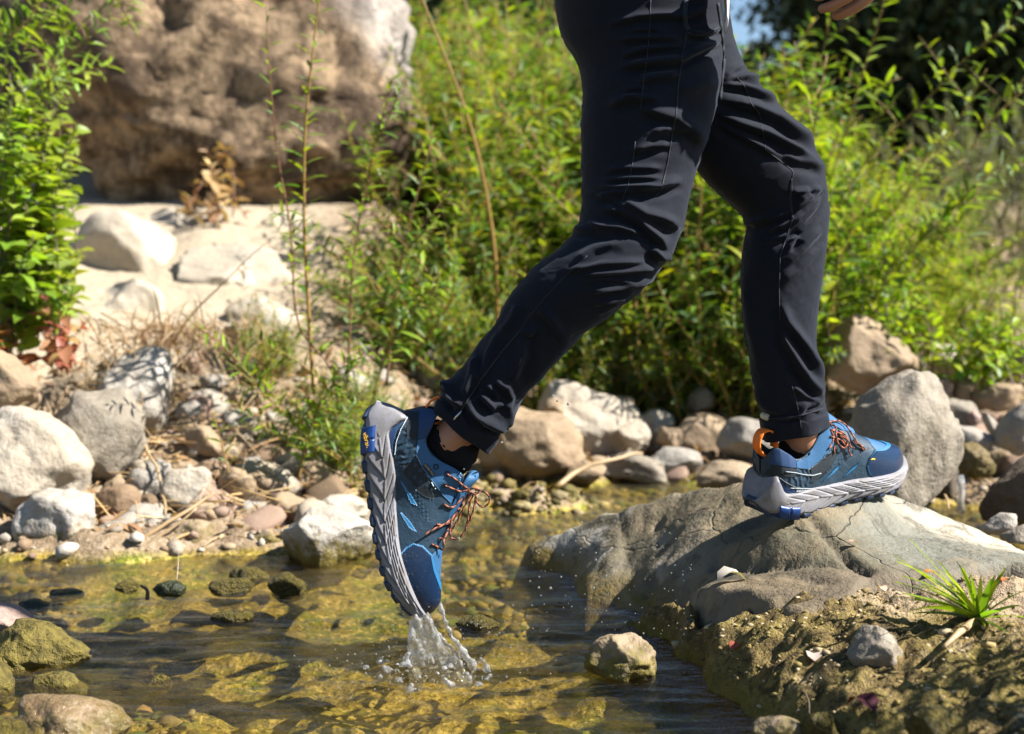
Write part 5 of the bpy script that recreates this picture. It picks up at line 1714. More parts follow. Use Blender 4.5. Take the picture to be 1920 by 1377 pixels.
# folds traced on the cloth: (polyline, height mm, width px on the upper side, width px on the lower side)
FN = [(A6([(400, 150), (560, 102), (640, 95), (835, 100), (960, 60)]), 5, 9, 5), (A6([(520, 185), (640, 176), (700, 178)]), 3, 6, 4), (A6([(450, 240), (560, 232), (640, 230), (830, 240)]), 4.5, 9, 5),
      (A6([(470, 340), (600, 300), (720, 285), (835, 275)]), 5, 10, 5), (A6([(460, 405), (620, 388), (820, 365), (1055, 235)]), 7, 13, 5), (A6([(850, 200), (960, 215), (1060, 165)]), 4, 8, 5), (A6([(860, 330), (960, 300), (1050, 255)]), 4, 8, 5),
      (A6([(560, 500), (640, 470), (810, 452)]), 4.5, 10, 6), (A6([(480, 545), (560, 528), (620, 535)]), 3, 6, 4), (A6([(480, 582), (560, 578)]), 3, 5, 4), (A6([(400, 630), (520, 600), (600, 590), (700, 600)]), 5, 12, 6),
      (A6([(575, 640), (690, 685), (790, 715), (880, 780), (960, 870)]), 6, 22, 8), (A6([(640, 800), (700, 775), (780, 770), (860, 790)]), 4, 10, 6), (A6([(520, 915), (640, 880), (760, 870)]), 4, 9, 5), (A6([(800, 560), (900, 530), (1030, 480)]), 2.5, 16, 12),
      (A2([(1480, 960), (1600, 945), (1800, 948)]), 4, 8, 5), (A2([(1470, 1015), (1610, 1000), (1800, 1000)]), 4, 8, 5), (A2([(1440, 1055), (1600, 1048), (1790, 1050)]), 4, 7, 4), (A2([(1450, 1088), (1590, 1080), (1760, 1055), (1916, 1015)]), 7, 12, 6),
      (A2([(1440, 1100), (1560, 1130), (1600, 1180)]), 4, 7, 5), (A2([(1480, 1172), (1570, 1190), (1680, 1250), (1760, 1330), (1830, 1400)]), 8, 16, 6), (A2([(1585, 1085), (1620, 1150), (1700, 1200), (1800, 1230), (1900, 1280)]), 7, 12, 9),
      (A2([(1380, 1248), (1460, 1280), (1560, 1285), (1680, 1310)]), 5, 10, 5), (A2([(1280, 1290), (1420, 1290), (1560, 1330)]), 4, 10, 6), (A2([(1650, 860), (1730, 770), (1870, 720)]), 3, 14, 9),
      (A5([(1250, 150), (1480, 108), (1700, 92)]), 5, 8, 5), (A5([(1320, 172), (1560, 148), (1810, 120)]), 6, 9, 5), (A5([(1340, 205), (1480, 190), (1640, 200)]), 3, 8, 5), (A5([(1390, 262), (1560, 240), (1740, 200)]), 5, 9, 5),
      (A5([(1420, 330), (1560, 300), (1660, 250)]), 4, 8, 5), (A5([(1440, 380), (1530, 345), (1600, 300)]), 3, 7, 5), (A5([(1740, 10), (1790, 70), (1850, 60)]), 7, 10, 8), (A5([(1320, 100), (1420, 30), (1560, -20)]), 4, 12, 7),
      (A5([(1100, 360), (1180, 420), (1240, 520)]), 4, 12, 8), (A5([(1010, 480), (1060, 500), (1090, 470)]), 3.5, 7, 5), (A5([(1020, 500), (1015, 620), (960, 760)]), 5, 10, 8), (A5([(760, 620), (740, 740), (690, 860)]), 6, 11, 6),
      (A5([(900, 480), (820, 640), (760, 780)]), 4, 10, 7), (A5([(860, 760), (930, 800), (960, 880)]), 4.5, 8, 7), (A5([(800, 850), (850, 900), (920, 890)]), 4, 7, 6), (A5([(590, 760), (620, 860), (690, 910)]), 5, 8, 6),
      (A5([(1000, 330), (960, 420), (900, 500)]), 3.5, 9, 7), (A5([(1300, 420), (1240, 560), (1120, 700), (1050, 800)]), 3, 18, 14), (A5([(700, 880), (760, 960), (880, 1020), (930, 1000)]), 6, 9, 6), (A5([(940, 880), (950, 960), (930, 1020)]), 4, 8, 7),
      (AH([(860, 560), (980, 690), (1130, 850), (1300, 930), (1500, 880)]), 6, 8, 5), (AH([(480, 130), (560, 400), (640, 560), (740, 580)]), 5, 7, 5), (AH([(1130, 180), (1260, 300), (1330, 420)]), 4, 6, 5), (AH([(1020, 330), (1130, 430), (1230, 560), (1280, 640)]), 4, 6, 5)]
FF = [(A6([(1070, 480), (1200, 462), (1290, 480), (1370, 540)]), 5, 9, 5), (A6([(1080, 465), (1140, 420), (1200, 395)]), 3, 8, 5), (A6([(1060, 505), (1180, 520), (1300, 560), (1400, 610)]), 6, 10, 5), (A6([(1060, 600), (1250, 650), (1400, 715), (1560, 830), (1640, 920)]), 8, 16, 6),
      (A6([(1040, 690), (1180, 745), (1330, 800), (1500, 890), (1620, 955)]), 7, 12, 6), (A6([(1040, 740), (1160, 800), (1300, 880), (1400, 935)]), 5, 9, 6), (A3([(560, 860), (650, 900), (740, 920), (800, 960)]), 5, 14, 7),
      (A3([(600, 1080), (690, 1075), (640, 1130)]), 6, 7, 6), (A3([(620, 1180), (700, 1120), (780, 1050)]), 6, 10, 6), (A3([(480, 1300), (560, 1275), (640, 1230), (740, 1140), (800, 1090)]), 6, 9, 6), (A3([(340, 1260), (420, 1240), (520, 1200)]), 4, 8, 5),
      (AF([(60, 330), (160, 300), (260, 250)]), 4, 8, 6), (AF([(165, 400), (250, 362), (330, 300), (420, 210)]), 5, 8, 5), (AF([(260, 400), (290, 380), (250, 440)]), 5, 6, 5), (AF([(230, 520), (320, 440), (420, 330)]), 4, 12, 8), (AF([(220, 600), (300, 540), (400, 430)]), 3, 12, 9),
      (AF([(220, 700), (250, 790), (330, 900), (390, 1000), (420, 1120)]), 7, 12, 7), (AF([(215, 780), (240, 880), (300, 990), (380, 1100), (430, 1180)]), 7, 12, 7), (AF([(280, 1000), (340, 1080), (400, 1150)]), 4, 8, 6), (AF([(280, 1110), (330, 1140), (420, 1190)]), 4, 8, 6),
      (AF([(300, 1250), (340, 1200), (400, 1190)]), 4, 7, 6), (AF([(60, 1100), (140, 1200), (260, 1240)]), 3, 12, 9), (AF([(130, 1270), (250, 1260), (440, 1215)]), 3.5, 4, 3), (AF([(40, 560), (70, 800), (120, 1000)]), 3, 14, 12)]


def limb(rings, n, m_, folds, seed, hem=True):
    K = crom(np.array(rings, float), n)
    Lp = np.stack([P(k[0], k[1], k[4]) for k in K])
    Rp = np.stack([P(k[2], k[3], k[4]) for k in K])
    C = (Lp + Rp) / 2
    e1 = (Rp - Lp) / 2
    r = np.linalg.norm(e1, axis=1)
    ph = np.linspace(0, 2 * math.pi, m_, endpoint=False)
    e2 = np.stack([np.zeros(n), r * K[:, 5], np.zeros(n)], -1)
    V = C[:, None] + e1[:, None] * np.cos(ph)[None, :, None] + e2[:, None] * np.sin(ph)[None, :, None]
    F = gridf(n, m_, True)
    Vf = V.reshape(-1, 3)
    N = vnormals(Vf, F)
    cen = np.repeat(C, m_, 0)
    if (N * (Vf - cen)).sum() < 0:
        F = F[:, ::-1]
        N = -N
    px = proj(Vf)
    face = np.tile(sstep(.35, -.25, np.sin(ph)), n)
    disp = np.zeros(len(Vf))
    for line, a, w1, w2 in folds:
        d, sg, par = segdist(px, line)
        # cross>0: below the line when it runs left to right
        run = np.sign(line[-1][0] - line[0][0]) or 1
        s_ = sg * run
        w = np.where(s_ < 0, w1, w2) * .85
        prof = np.exp(-(d / w) ** 2) - .55 * np.exp(-((s_ - 2.0 * w2) / (1.3 * w2)) ** 2)
        disp += a * .0016 * prof * np.clip(np.minimum(par, 1 - par) * 5 + .12, 0, 1)
    disp *= face
    rl = np.cumsum(np.concatenate([[0], np.linalg.norm(np.diff(C, axis=0), axis=1)]))
    uv = np.stack([np.repeat(rl, m_) * 30, np.tile(np.cos(ph), n) * 2.2, np.tile(np.sin(ph), n) * 2.2], -1)
    wr = fbm(uv, 4, seed)
    disp += .0016 * wr * (1 - .5 * face) + .002 * (1 - np.abs(fbm(uv * np.array([1.2, .8, .8]) + 5, 3, seed + 9))) ** 3 * (1 - .7 * face)
    if hem:
        e_ = (n - 1 - np.repeat(np.arange(n), m_)) / n
        disp += .0035 * np.sin(np.tile(ph, n) * 5 + seed) * np.exp(-e_ * 30)
        disp += .0007 * sstep(.052, .047, e_) - .0015 * np.exp(-((e_ - .052) / .003) ** 2)
    Vf = Vf + N * disp[:, None]
    if hem:  # turn the hem inwards
        last = Vf[-m_:]
        c_ = C[-1]
        t = (C[-1] - C[-6])
        t /= np.linalg.norm(t)
        ex = [c_ + (last - c_) * .985 + t * .0012, c_ + (last - c_) * .955 - t * .002, c_ + (last - c_) * .93 - t * .04]
        Vf = np.concatenate([Vf] + ex)
        F = gridf(n + 3, m_, True) if (F[0] == gridf(n, m_, True)[0]).all() else gridf(n + 3, m_, True)[:, ::-1]
    return Vf, F


V1_, F1_ = limb(NEAR, 430, 230, FN, 3)
V2_, F2_ = limb(FARL, 360, 200, FF, 8)
Vt = np.concatenate([V1_, V2_])
Ft = np.concatenate([F1_, F2_ + len(V1_)])
TR_BVH = BVHTree.FromPolygons([tuple(v) for v in Vt], [tuple(f) for f in Ft])
pchild('trousers', me_new('trousers', Vt, Ft, True, [TROUSER]))
SEAMM = plain('trouser_seam', (.010, .011, .014), .7)
SEAML = plain('trouser_topstitch', (.017, .019, .024), .7)


def on(bvh, pts, lift=.0006, dflt=2.1, dens=6):
    out = []
    L = np.asarray(pts, float)
    sg = np.linalg.norm(np.diff(L, axis=0), axis=1)
    cum = np.concatenate([[0], np.cumsum(sg)])
    n = max(3, int(cum[-1] / dens))
    last = dflt
    for t in np.linspace(0, cum[-1], n):
        u, v = np.interp(t, cum, L[:, 0]), np.interp(t, cum, L[:, 1])
        d = ray(u, v)
        h_ = bvh.ray_cast(Vector(CAM), Vector(d))
        if h_[0] is not None:
            p = np.array(h_[0]) - d * lift
            last = p[1]
        else:
            p = P(u, v, last)
        out.append(p)
    return np.array(out)


def seam(name, pts, r, mat, lift=.0003):
    V, F = tube(on(TR_BVH, pts, lift), r, 5)
    pchild(name, me_new(name, V, F, True, [mat]))


seam('seam', A6([(855, 190), (840, 280), (820, 400), (805, 520), (792, 700), (770, 800), (745, 960)]) + A2([(1800, 1050), (1760, 1110)]), .0011, SEAMM)
seam('seam', A6([(640, 0), (630, 230), (612, 390), (598, 480), (580, 655)]), .0008, SEAML)
seam('seam', A6([(548, 850), (535, 960)]) + A2([(1610, 1040), (1575, 1130)]), .0007, SEAML)
seam('seam', A5([(1380, 60), (1240, 190), (1130, 310), (1040, 420), (1005, 480)]), .0008, SEAMM)
seam('zip', A5([(1005, 480), (900, 600), (780, 760), (690, 900), (655, 960)]), .0017, SEAMM, .0004)
seam('pocket_edge', A6([(855, 190), (900, 215), (960, 210), (1050, 165)]), .0008, SEAML)
seam('pocket_opening', A6([(848, 0), (842, 80), (845, 150), (865, 185)]), .0045, BLACKM, -.001)
seam('fly', A6([(1040, 20), (1055, 130), (1070, 260), (1078, 380), (1068, 470), (1055, 600)]), .0032, BLACKM, -.0005)
seam('seam', A6([(1155, 465), (1205, 520), (1240, 620), (1290, 680), (1310, 780), (1330, 900)]) + A3([(620, 960), (610, 1100), (620, 1230)]), .0009, SEAMM)
seam('seam', AF([(272, 90), (262, 180), (275, 290), (245, 380), (215, 470), (210, 640), (215, 800)]), .0009, SEAML)
seam('seam', AF([(272, 1100), (290, 1160), (310, 1250), (318, 1310)]), .0008, SEAML)
seam('hem_stitch', AH([(390, 340), (480, 400), (590, 500), (690, 590)]), .0006, SEAML)
seam('hem_stitch', AF([(140, 1262), (250, 1258), (340, 1240), (430, 1210)]), .0005, SEAML)
# zip puller and reflective tab
q = on(TR_BVH, AH([(735, 610), (610, 750)]), .003)
V, F = tube(q, .0016, 8)
pchild('zip_puller', me_new('zip_puller', V, F, True, [METAL]))
q = on(TR_BVH, [(1431, 779), (1440, 783)], .0012)
V, F = tube(np.concatenate([q[:1], q[-1:]]), .006, 6)
pchild('reflective_tab', me_new('reflective_tab', V, F, True, [plain('tab_beige', (.5, .44, .33), .5)]))

# ------------------------------------------------------------------ body: one skinned figure (ankles, arms, hand and head; most of it above the frame or under cloth)
j = {}
j['pel'] = np.array([.235, 2.17, .95])
nh, nk = P(1215, 120, 2.12), P(1175, 440, 2.095)
na, nf = P(868, 806, 2.09), P(812, 852, 2.09)
fh, fk = P(1290, 130, 2.235), P(1470, 375, 2.265)
fa, ff = P(1500, 800, 2.25), P(1508, 868, 2.272)
sp1, sp2, nck, hd0, hd1 = np.array([.25, 2.17, 1.14]), np.array([.275, 2.17, 1.36]), np.array([.295, 2.17, 1.46]), np.array([.31, 2.17, 1.55]), np.array([.325, 2.17, 1.69])
shr, elr, wrr = np.array([.27, 1.99, 1.40]), np.array([.33, 1.94, 1.13]), np.array([.546, 2.02, 1.068])
shl, ell, wrl = np.array([.27, 2.35, 1.40]), np.array([.16, 2.43, 1.22]), np.array([.36, 2.38, 1.33])
VS, ES, RS_ = [], [], []


def jv(p, r):
    VS.append(p)
    RS_.append(r)
    return len(VS) - 1


def je(*ids):
    for a_, b_ in zip(ids[:-1], ids[1:]):
        ES.append((a_, b_))


def between(a_, b_, f):
    return a_ + (b_ - a_) * f


ip = jv(j['pel'], .085)
i1, i2, i3, i4, i5 = jv(sp1, .10), jv(sp2, .11), jv(nck, .055), jv(hd0, .075), jv(hd1, .085)
je(ip, i1, i2, i3, i4, i5)
jaw = jv(hd0 + np.array([.065, 0, .01]), .04)
je(i4, jaw)
for (h_, k_, a_, f_) in ((nh, nk, na, nf), (fh, fk, fa, ff)):
    t = (jv(h_, .05), jv(k_, .036), jv(between(k_, a_, .45), .026), jv(between(k_, a_, .85), .031), jv(a_, .0345), jv(f_, .030))
    je(ip, *t)
hands = []
for sh, el, wr in ((shr, elr, wrr), (shl, ell, wrl)):
    t = (jv(sh, .055), jv(between(sh, el, .5), .045), jv(el, .038), jv(between(el, wr, .3), .038), jv(wr, .026))
    je(i2, *t)
    hands.append(t[-1])
# right hand swinging forward: palm, four bent fingers and a thumb
fd = np.array([-.62, -.10, -.78])        # fingers point down and back
fd /= np.linalg.norm(fd)
nr0 = np.array([-.55, .75, .1])
nr0 -= fd * (nr0 @ fd)
nr0 /= np.linalg.norm(nr0)
acr = np.cross(nr0, fd)
wrr = wrr + np.array([0, 0, 0])
tip_t = P(1548, 24, 2.0)
for hi, (w_, fdir, ac, base) in zip(hands, ((wrr, fd, acr, None), (wrl, np.array([.97, -.15, .15]), np.array([-.1, .2, .97]), None))):
    pc = w_ + fdir * .05
    ipalm = jv(pc, .030)
    je(hi, ipalm)
    nrm = np.cross(fdir, ac)
    for q_, ln in zip((-.033, -.011, .011, .032), (.070, .080, .075, .060)):
        k0 = pc + fdir * .045 + ac * q_
        f1 = k0 + (fdir * .9 + nrm * .25) * ln * .45
        f2 = f1 + (fdir * .75 + nrm * .65) * ln * .33
        f3 = f2 + (fdir * .45 + nrm * .9) * ln * .28
        t = (jv(k0, .0105), jv(f1, .0088), jv(f2, .008), jv(f3, .0068))
        je(ipalm, *t)
    t0 = w_ + fdir * .03 + ac * -.03
    t1 = t0 + (fdir * .6 - ac * .7 + nrm * .3) * .04
    t2 = t1 + (fdir * .9 - ac * .2 + nrm * .3) * .032
    t = (jv(t0, .013), jv(t1, .011), jv(t2, .0085))
    je(hi, *t)
# bring the visible right hand to where the photo shows the fingertips
me = bpy.data.meshes.new('body')
me.from_pydata([tuple(v) for v in VS], ES, [])
bo = bpy.data.objects.new('body_tmp', me)
COL.objects.link(bo)
bm = bmesh.new()
bm.from_mesh(me)
ly = bm.verts.layers.skin.verify()
for i, v in enumerate(bm.verts):
    v[ly].radius = (RS_[i], RS_[i])
    v[ly].use_root = (i == 0)
bm.to_mesh(me)
bm.free()
md = bo.modifiers.new('skin', 'SKIN')
md.use_smooth_shade = True
sb = bo.modifiers.new('sub', 'SUBSURF')
sb.levels = 2
dg = bpy.context.evaluated_depsgraph_get()
dg.update()
bme = bpy.data.meshes.new_from_object(bo.evaluated_get(dg))
bpy.data.objects.remove(bo)
bme.name = 'body'
bme.materials.clear()
bme.materials.append(SKIN)
bme.polygons.foreach_set('use_smooth', np.ones(len(bme.polygons), bool))
pchild('body', bme)
# hair cap and shirt (above the frame; they shade the water as the photo shows)
V, F = ICO[4]
k = V.copy()
hv = hd1 + np.array([-.012, 0, .02]) + k * np.array([.112, .092, .105]) * (1 + .05 * fbm(k * 4, 3, 9))[:, None]
hv[:, 2] = np.maximum(hv[:, 2], hd1[2] - .03 + .25 * (hv[:, 0] - hd1[0]))
pchild('hair', me_new('hair', hv, F, True, [HAIRM]))
SR = [((.222, 2.17, 1.025), .100, .155), ((.226, 2.17, 1.07), .105, .16), ((.25, 2.17, 1.15), .12, .165), ((.27, 2.17, 1.28), .15, .195), ((.28, 2.17, 1.38), .125, .205), ((.29, 2.17, 1.44), .075, .12), ((.295, 2.17, 1.47), .058, .062)]
K = crom(np.array([(*c_, a_, b_) for c_, a_, b_ in SR]), 60)
ph = np.linspace(0, 2 * math.pi, 72, endpoint=False)
V = np.stack([K[:, :1] + K[:, 3:4] * np.cos(ph), K[:, 1:2] + K[:, 4:5] * np.sin(ph), K[:, 2:3] + 0 * ph], -1)
V += (fbm(np.stack([np.repeat(np.arange(60)[:, None], 72, 1) * .25, np.cos(ph)[None] * 3 + 0 * K[:, :1], np.sin(ph)[None] * 3 + 0 * K[:, :1]], -1), 3, 4) * .006)[..., None] * np.stack([np.cos(ph), np.sin(ph), 0 * ph], -1)
mb = Mesh()
mb.add(V.reshape(-1, 3), gridf(60, 72, True)[:, ::-1])
for sh, el in ((shr, elr), (shl, ell)):
    Vv, Fv = tube(np.stack([between(sp2, sh, .6), sh, between(sh, el, .4), between(sh, el, .8)]), [.075, .075, .068, .064], 24)
    mb.add(Vv, Fv)
pchild('shirt', mb.mesh('shirt', plain('dark_shirt', (.03, .032, .036), .8, 200, .001, .1, .2)))
# light grey shirt tail hanging in front of the fly
tl = [(1368, -60), (1368, 0), (1367, 30), (1364, 58)]
tr_ = [(1345, -60), (1352, 0), (1355, 30), (1360, 66)]
V = np.concatenate([np.stack([P(*a_, 2.06 + .004 * k) for k, a_ in enumerate(tl)]), np.stack([P(*a_, 2.02) for a_ in tr_]), np.stack([P(a_[0] - 1, a_[1], 2.023) for a_ in tr_]), np.stack([P(a_[0] - 2, a_[1], 2.065) for a_ in tl])])
pchild('shirt_tail', me_new('shirt_tail', V, gridf(4, 4, True), True, [SHIRTM]))

# ------------------------------------------------------------------ trail shoes
SL_ = .3265
Hc, Ta, Tb = np.array([150., 125.]), np.array([.2245, .9745]), np.array([.9745, -.2245])


def f4(L):
    """points of the enlarged shoe picture -> (length, height) as fractions of the shoe length"""
    d = np.asarray(L, float) - Hc
    return np.stack([d @ Ta, d @ Tb], -1) / 1247.


def curve(pts):
    p = np.asarray(pts, float)
    q_ = crom(p, 400)
    q_[:, 0] = np.maximum.accumulate(q_[:, 0])
    return lambda s: np.interp(s, q_[:, 0], q_[:, 1])


z_top = curve([(-.01, .02), (.0, .045), (.02, .085), (.05, .125), (.072, .138), (.088, .105), (.114, .055), (.16, .047), (.302, .040), (.40, .018), (.474, .001), (.633, -.022), (.782, -.0155), (.9, .000), (.97, .015), (1.01, .03)])
z_bot_ = curve([(-.01, .02), (.0, -.005), (.02, -.036), (.05, -.058), (.122, -.084), (.227, -.1055), (.38, -.120), (.525, -.133), (.663, -.139), (.788, -.130), (.895, -.099), (.955, -.062), (.985, -.028), (1.01, .0)])
z_bot = lambda s_: z_bot_(s_) + .020 * sstep(.0, .08, s_) * sstep(1.0, .93, s_)
w_sole = curve([(-.012, .0), (-.008, .035), (.01, .068), (.05, .098), (.11, .118), (.2, .126), (.35, .118), (.48, .122), (.62, .147), (.73, .156), (.83, .143), (.91, .108), (.96, .072), (.99, .034), (1.003, .0)])
w_up = curve([(.05, .0), (.058, .045), (.075, .072), (.12, .104), (.2, .116), (.33, .114), (.48, .112), (.62, .132), (.73, .140), (.83, .128), (.91, .095), (.955, .06), (.98, .03), (.99, .0)])
z_col = curve([(.05, .20), (.07, .252), (.094, .266), (.14, .236), (.2046, .192), (.286, .222), (.353, .292), (.40, .322), (.46, .325)])
z_arch = curve([(.3, .36), (.40, .338), (.479, .290), (.548, .240), (.64, .182), (.722, .148), (.829, .115), (.907, .098), (.945, .084), (.972, .055), (.985, .03), (.99, .02)])


class Shoe:
    def __init__(s, root, Rm, O, mirror):
        s.root, s.Rm, s.O, s.mir = root, np.array(Rm), np.array(O), mirror

    def w(s, V):
        V = np.asarray(V, float) * SL_
        if s.mir:
            V = V * [1, -1, 1]
            V[:, 2] += .014 * np.exp(-((V[:, 0] / SL_ - .62) / .22) ** 2)
        return V @ s.Rm.T + s.O

    def put(s, name, V, F, mat, local=True, kind=None, col=None, smooth=True):
        F = [F] if isinstance(F, np.ndarray) else F
        if local:
            V = s.w(V)
            if s.mir:
                F = [f[:, ::-1] for f in F]
        return pchild(name, me_new(name, V, F, smooth, [mat], None, col), s.root, kind)


# midsole: a wall grid round the outline, closed by top and bottom strips
NS, NK = 420, 40
sv = -.012 + 1.015 * (1 - np.cos(np.linspace(0, math.pi, NS))) / 2
side = np.concatenate([np.stack([sv, -w_sole(sv)], -1), np.stack([sv[::-1], w_sole(sv[::-1])], -1)[1:-1]])
NO = len(side)
tg = np.roll(side, -1, 0) - np.roll(side, 1, 0)
tg /= np.maximum(np.linalg.norm(tg, axis=1, keepdims=True), 1e-9)
nr = np.stack([tg[:, 1], -tg[:, 0]], -1) * -1
nr *= np.sign((nr * (side - [.5, 0])).sum(1, keepdims=True).mean())
kk = np.linspace(0, 1, NK)
S_, K_ = np.repeat(side[:, :1], NK, 1), np.repeat(kk[None], NO, 0)
zb_, zt_ = z_bot(S_), z_top(S_)
bul = .012 * np.sin(K_ * math.pi) ** .6 - .016 * (K_ > .9) * (K_ - .9) * 10 - .010 * (1 - sstep(0, .12, K_))
# leaf shaped chevrons on the lower half, long grain lines on the upper half
midk = .50 + .10 * np.sin(S_ * 7)
ph1 = (S_ - .13 * (K_ / midk)) * 10.5
ph2 = (S_ + .16 * ((K_ - midk) / (1 - midk))) * 10.5 - .13 * 10.5
low = K_ < midk
fr_ = np.where(low, ph1, ph2) % 1
saw = np.where(low, fr_ ** 1.5, fr_)                         # each leaf rises and drops off: overlapping scales
gro = np.exp(-(np.minimum(fr_, 1 - fr_) / .07) ** 2)
mask = sstep(.10, .16, S_) * sstep(1.0, .93, S_) * sstep(.02, .10, K_) * sstep(.98, .88, K_)
grain = np.sin((K_ - .35 * S_) * 60 + 3 * vn(np.stack([S_ * 9, K_ * 3, 0 * K_], -1), 2))
relief = mask * (.0075 * (saw - .5) * np.where(low, 1., .55) - .009 * gro * np.where(low, 1., .8 * sstep(.75, .55, S_)) + .0022 * grain * (~low) * sstep(.35, .6, S_))
ridge = .004 * np.exp(-((K_ - midk) / .035) ** 2) * mask
wav = .006 * np.sin(S_ * 10.5 * 2 * math.pi) * sstep(.25, .0, K_) * mask
off = bul + relief + ridge
XY = side[:, None] + nr[:, None] * off[..., None]
Vm = np.concatenate([XY, (zb_ + (zt_ - zb_) * K_ + wav)[..., None]], -1)
FM = [gridf(NO, NK)]
last_ = np.stack([np.full(NK - 1, NO - 1) * NK + np.arange(NK - 1), np.full(NK - 1, NO - 1) * NK + np.arange(1, NK), np.arange(1, NK), np.arange(NK - 1)], -1)
FM.append(last_)


def cap(k):
    i = np.arange(NS - 1)
    opp = lambda t: np.where((t == 0), 0, np.where(t == NS - 1, NS - 1, NO - t))
    return np.stack([i * NK + k, (i + 1) * NK + k, opp(i + 1) * NK + k, opp(i) * NK + k], -1)


FM += [cap(0)[1:-1], cap(NK - 1)[1:-1, ::-1]]
VM = Vm.reshape(-1, 3)
FM = [f[:, ::-1] for f in FM]

# outsole: thin slab under it with lugs along the edge
ks = np.linspace(0, 1, 8)
S2 = np.repeat(side[:, :1], 8, 1)
lug = (np.sin(S2 * 2 * math.pi * 13 + 1.5 * vn(np.stack([S2 * 9, 0 * S2, 0 * S2], -1), 4)) > -.35).astype(float)
lug = (lug + np.roll(lug, 1, 0) + np.roll(lug, -1, 0)) / 3
zo = z_bot(S2) + .012 - (ks[None] * (.020 + .012 * lug))
offo = -.010 + .012 * lug * np.sin(ks[None] * math.pi) ** .4 - .012 * (ks[None] > .9)
XYo = side[:, None] + nr[:, None] * offo[..., None]
VO = np.concatenate([XYo, zo[..., None]], -1).reshape(-1, 3)
NK2 = NK
NK = 8
FO = [gridf(NO, 8), np.stack([np.full(7, NO - 1) * 8 + np.arange(7), np.full(7, NO - 1) * 8 + np.arange(1, 8), np.arange(1, 8), np.arange(7)], -1), cap(7)[1:-1, ::-1]]
NK = NK2

# upper: stations along the foot, arch over the toes opening into a collar
NU, MU = 520, 281
su = .051 + (.989 - .051) * (1 - np.cos(np.linspace(0, math.pi, NU))) / 2
tt = np.linspace(-1, 1, MU)
at = np.abs(tt)
SU, TT = np.repeat(su[:, None], MU, 1), np.repeat(tt[None], NU, 0)
AT = np.abs(TT)
W_, ZB_, ZC_, ZA_ = w_up(SU), z_top(SU) - .02, z_col(SU), z_arch(SU)
fi = (1 - AT) * math.pi / 2
ya = W_ * np.cos(fi) ** .72
za = ZB_ + (ZA_ - ZB_) * np.sin(fi) ** .80
# flatter top across the toe box
wall = np.clip((1 - AT) / .62, 0, 1)                       # 0 at the sole, 1 at the collar edge
cw = np.minimum(W_ * .94, np.interp(SU, [.05, .075, .10, .14, .25, .36, .46], [.05, .066, .085, .100, .108, .098, .09]))
yo = W_ + (cw - W_) * wall ** 1.7 + .010 * np.sin(wall * math.pi) * (W_ > .05)
zo_ = ZB_ + (ZC_ - ZB_) * wall ** .95
inn = np.clip((.38 - AT) / .38, 0, 1)                      # 0 at the collar edge, 1 on the centre line
pad = np.sin(np.clip(inn / .22, 0, 1) * math.pi)
yo = np.where(inn > 0, cw * (1 - inn ** 1.5) - .012 * np.clip(inn / .22, 0, 1) * (cw > .03), yo)
zo_ = np.where(inn > 0, ZC_ + .008 * pad - .20 * sstep(.12, .5, inn), zo_)
bl = sstep(.385, .46, SU)
YU = np.sign(TT) * (yo * (1 - bl) + ya * bl)
YU[:, MU // 2] = 0
ZU = zo_ * (1 - bl) + za * bl
VU = np.stack([SU, YU, ZU], -1)
# padded collar roll
FU = gridf(NU, MU)
Nn = vnormals(VU.reshape(-1, 3), FU)
if (Nn[:, 1] * VU.reshape(-1, 3)[:, 1]).sum() < 0:
    FU = FU[:, ::-1]
    Nn = -Nn
SH = np.stack([SU.ravel(), ZU.ravel()], -1)
outer = (AT.ravel() > .36) | (SU.ravel() > .44)
P_EYE = f4([(398, 300), (440, 292), (452, 345), (480, 392), (540, 418), (600, 452), (640, 500), (632, 560), (606, 620), (582, 668), (540, 622), (500, 560), (460, 508), (420, 440), (392, 385)])
P_TOE = f4([(290, 950), (330, 908), (375, 884), (425, 902), (468, 955), (484, 1040), (505, 1110), (535, 1190), (560, 1330), (300, 1400), (200, 1000)])
P_HEEL = f4([(330, 150), (408, 150), (420, 180), (396, 300), (345, 296)])
P_COLR = f4([(408, 140), (520, 140), (520, 200), (446, 292), (398, 300)])
P_CTR = f4([(215, 150), (345, 175), (290, 240), (262, 330), (268, 385), (230, 360)])
P_VAMP = f4([(470, 955), (500, 930), (560, 930), (560, 1110), (528, 1120), (505, 1110), (484, 1040)])
P_MESH = f4([(300, 435), (392, 408), (440, 470), (476, 560), (496, 640), (440, 626), (396, 590), (330, 500)])
P_MIX = f4([(340, 500), (396, 596), (440, 660), (478, 770), (440, 750), (390, 660)])
P_A1 = f4([(296, 520), (316, 535), (372, 620), (402, 676), (360, 660), (330, 590)])
P_A2 = f4([(292, 700), (312, 708), (360, 760), (400, 824), (352, 798), (320, 750)])
P_A3 = f4([(480, 672), (496, 690), (556, 790), (540, 800), (510, 750)])


def band(line, w):
    d, _, _ = segdist(SH, f4(line))
    return d < w / 1247.


Vu = VU.reshape(-1, 3).copy()
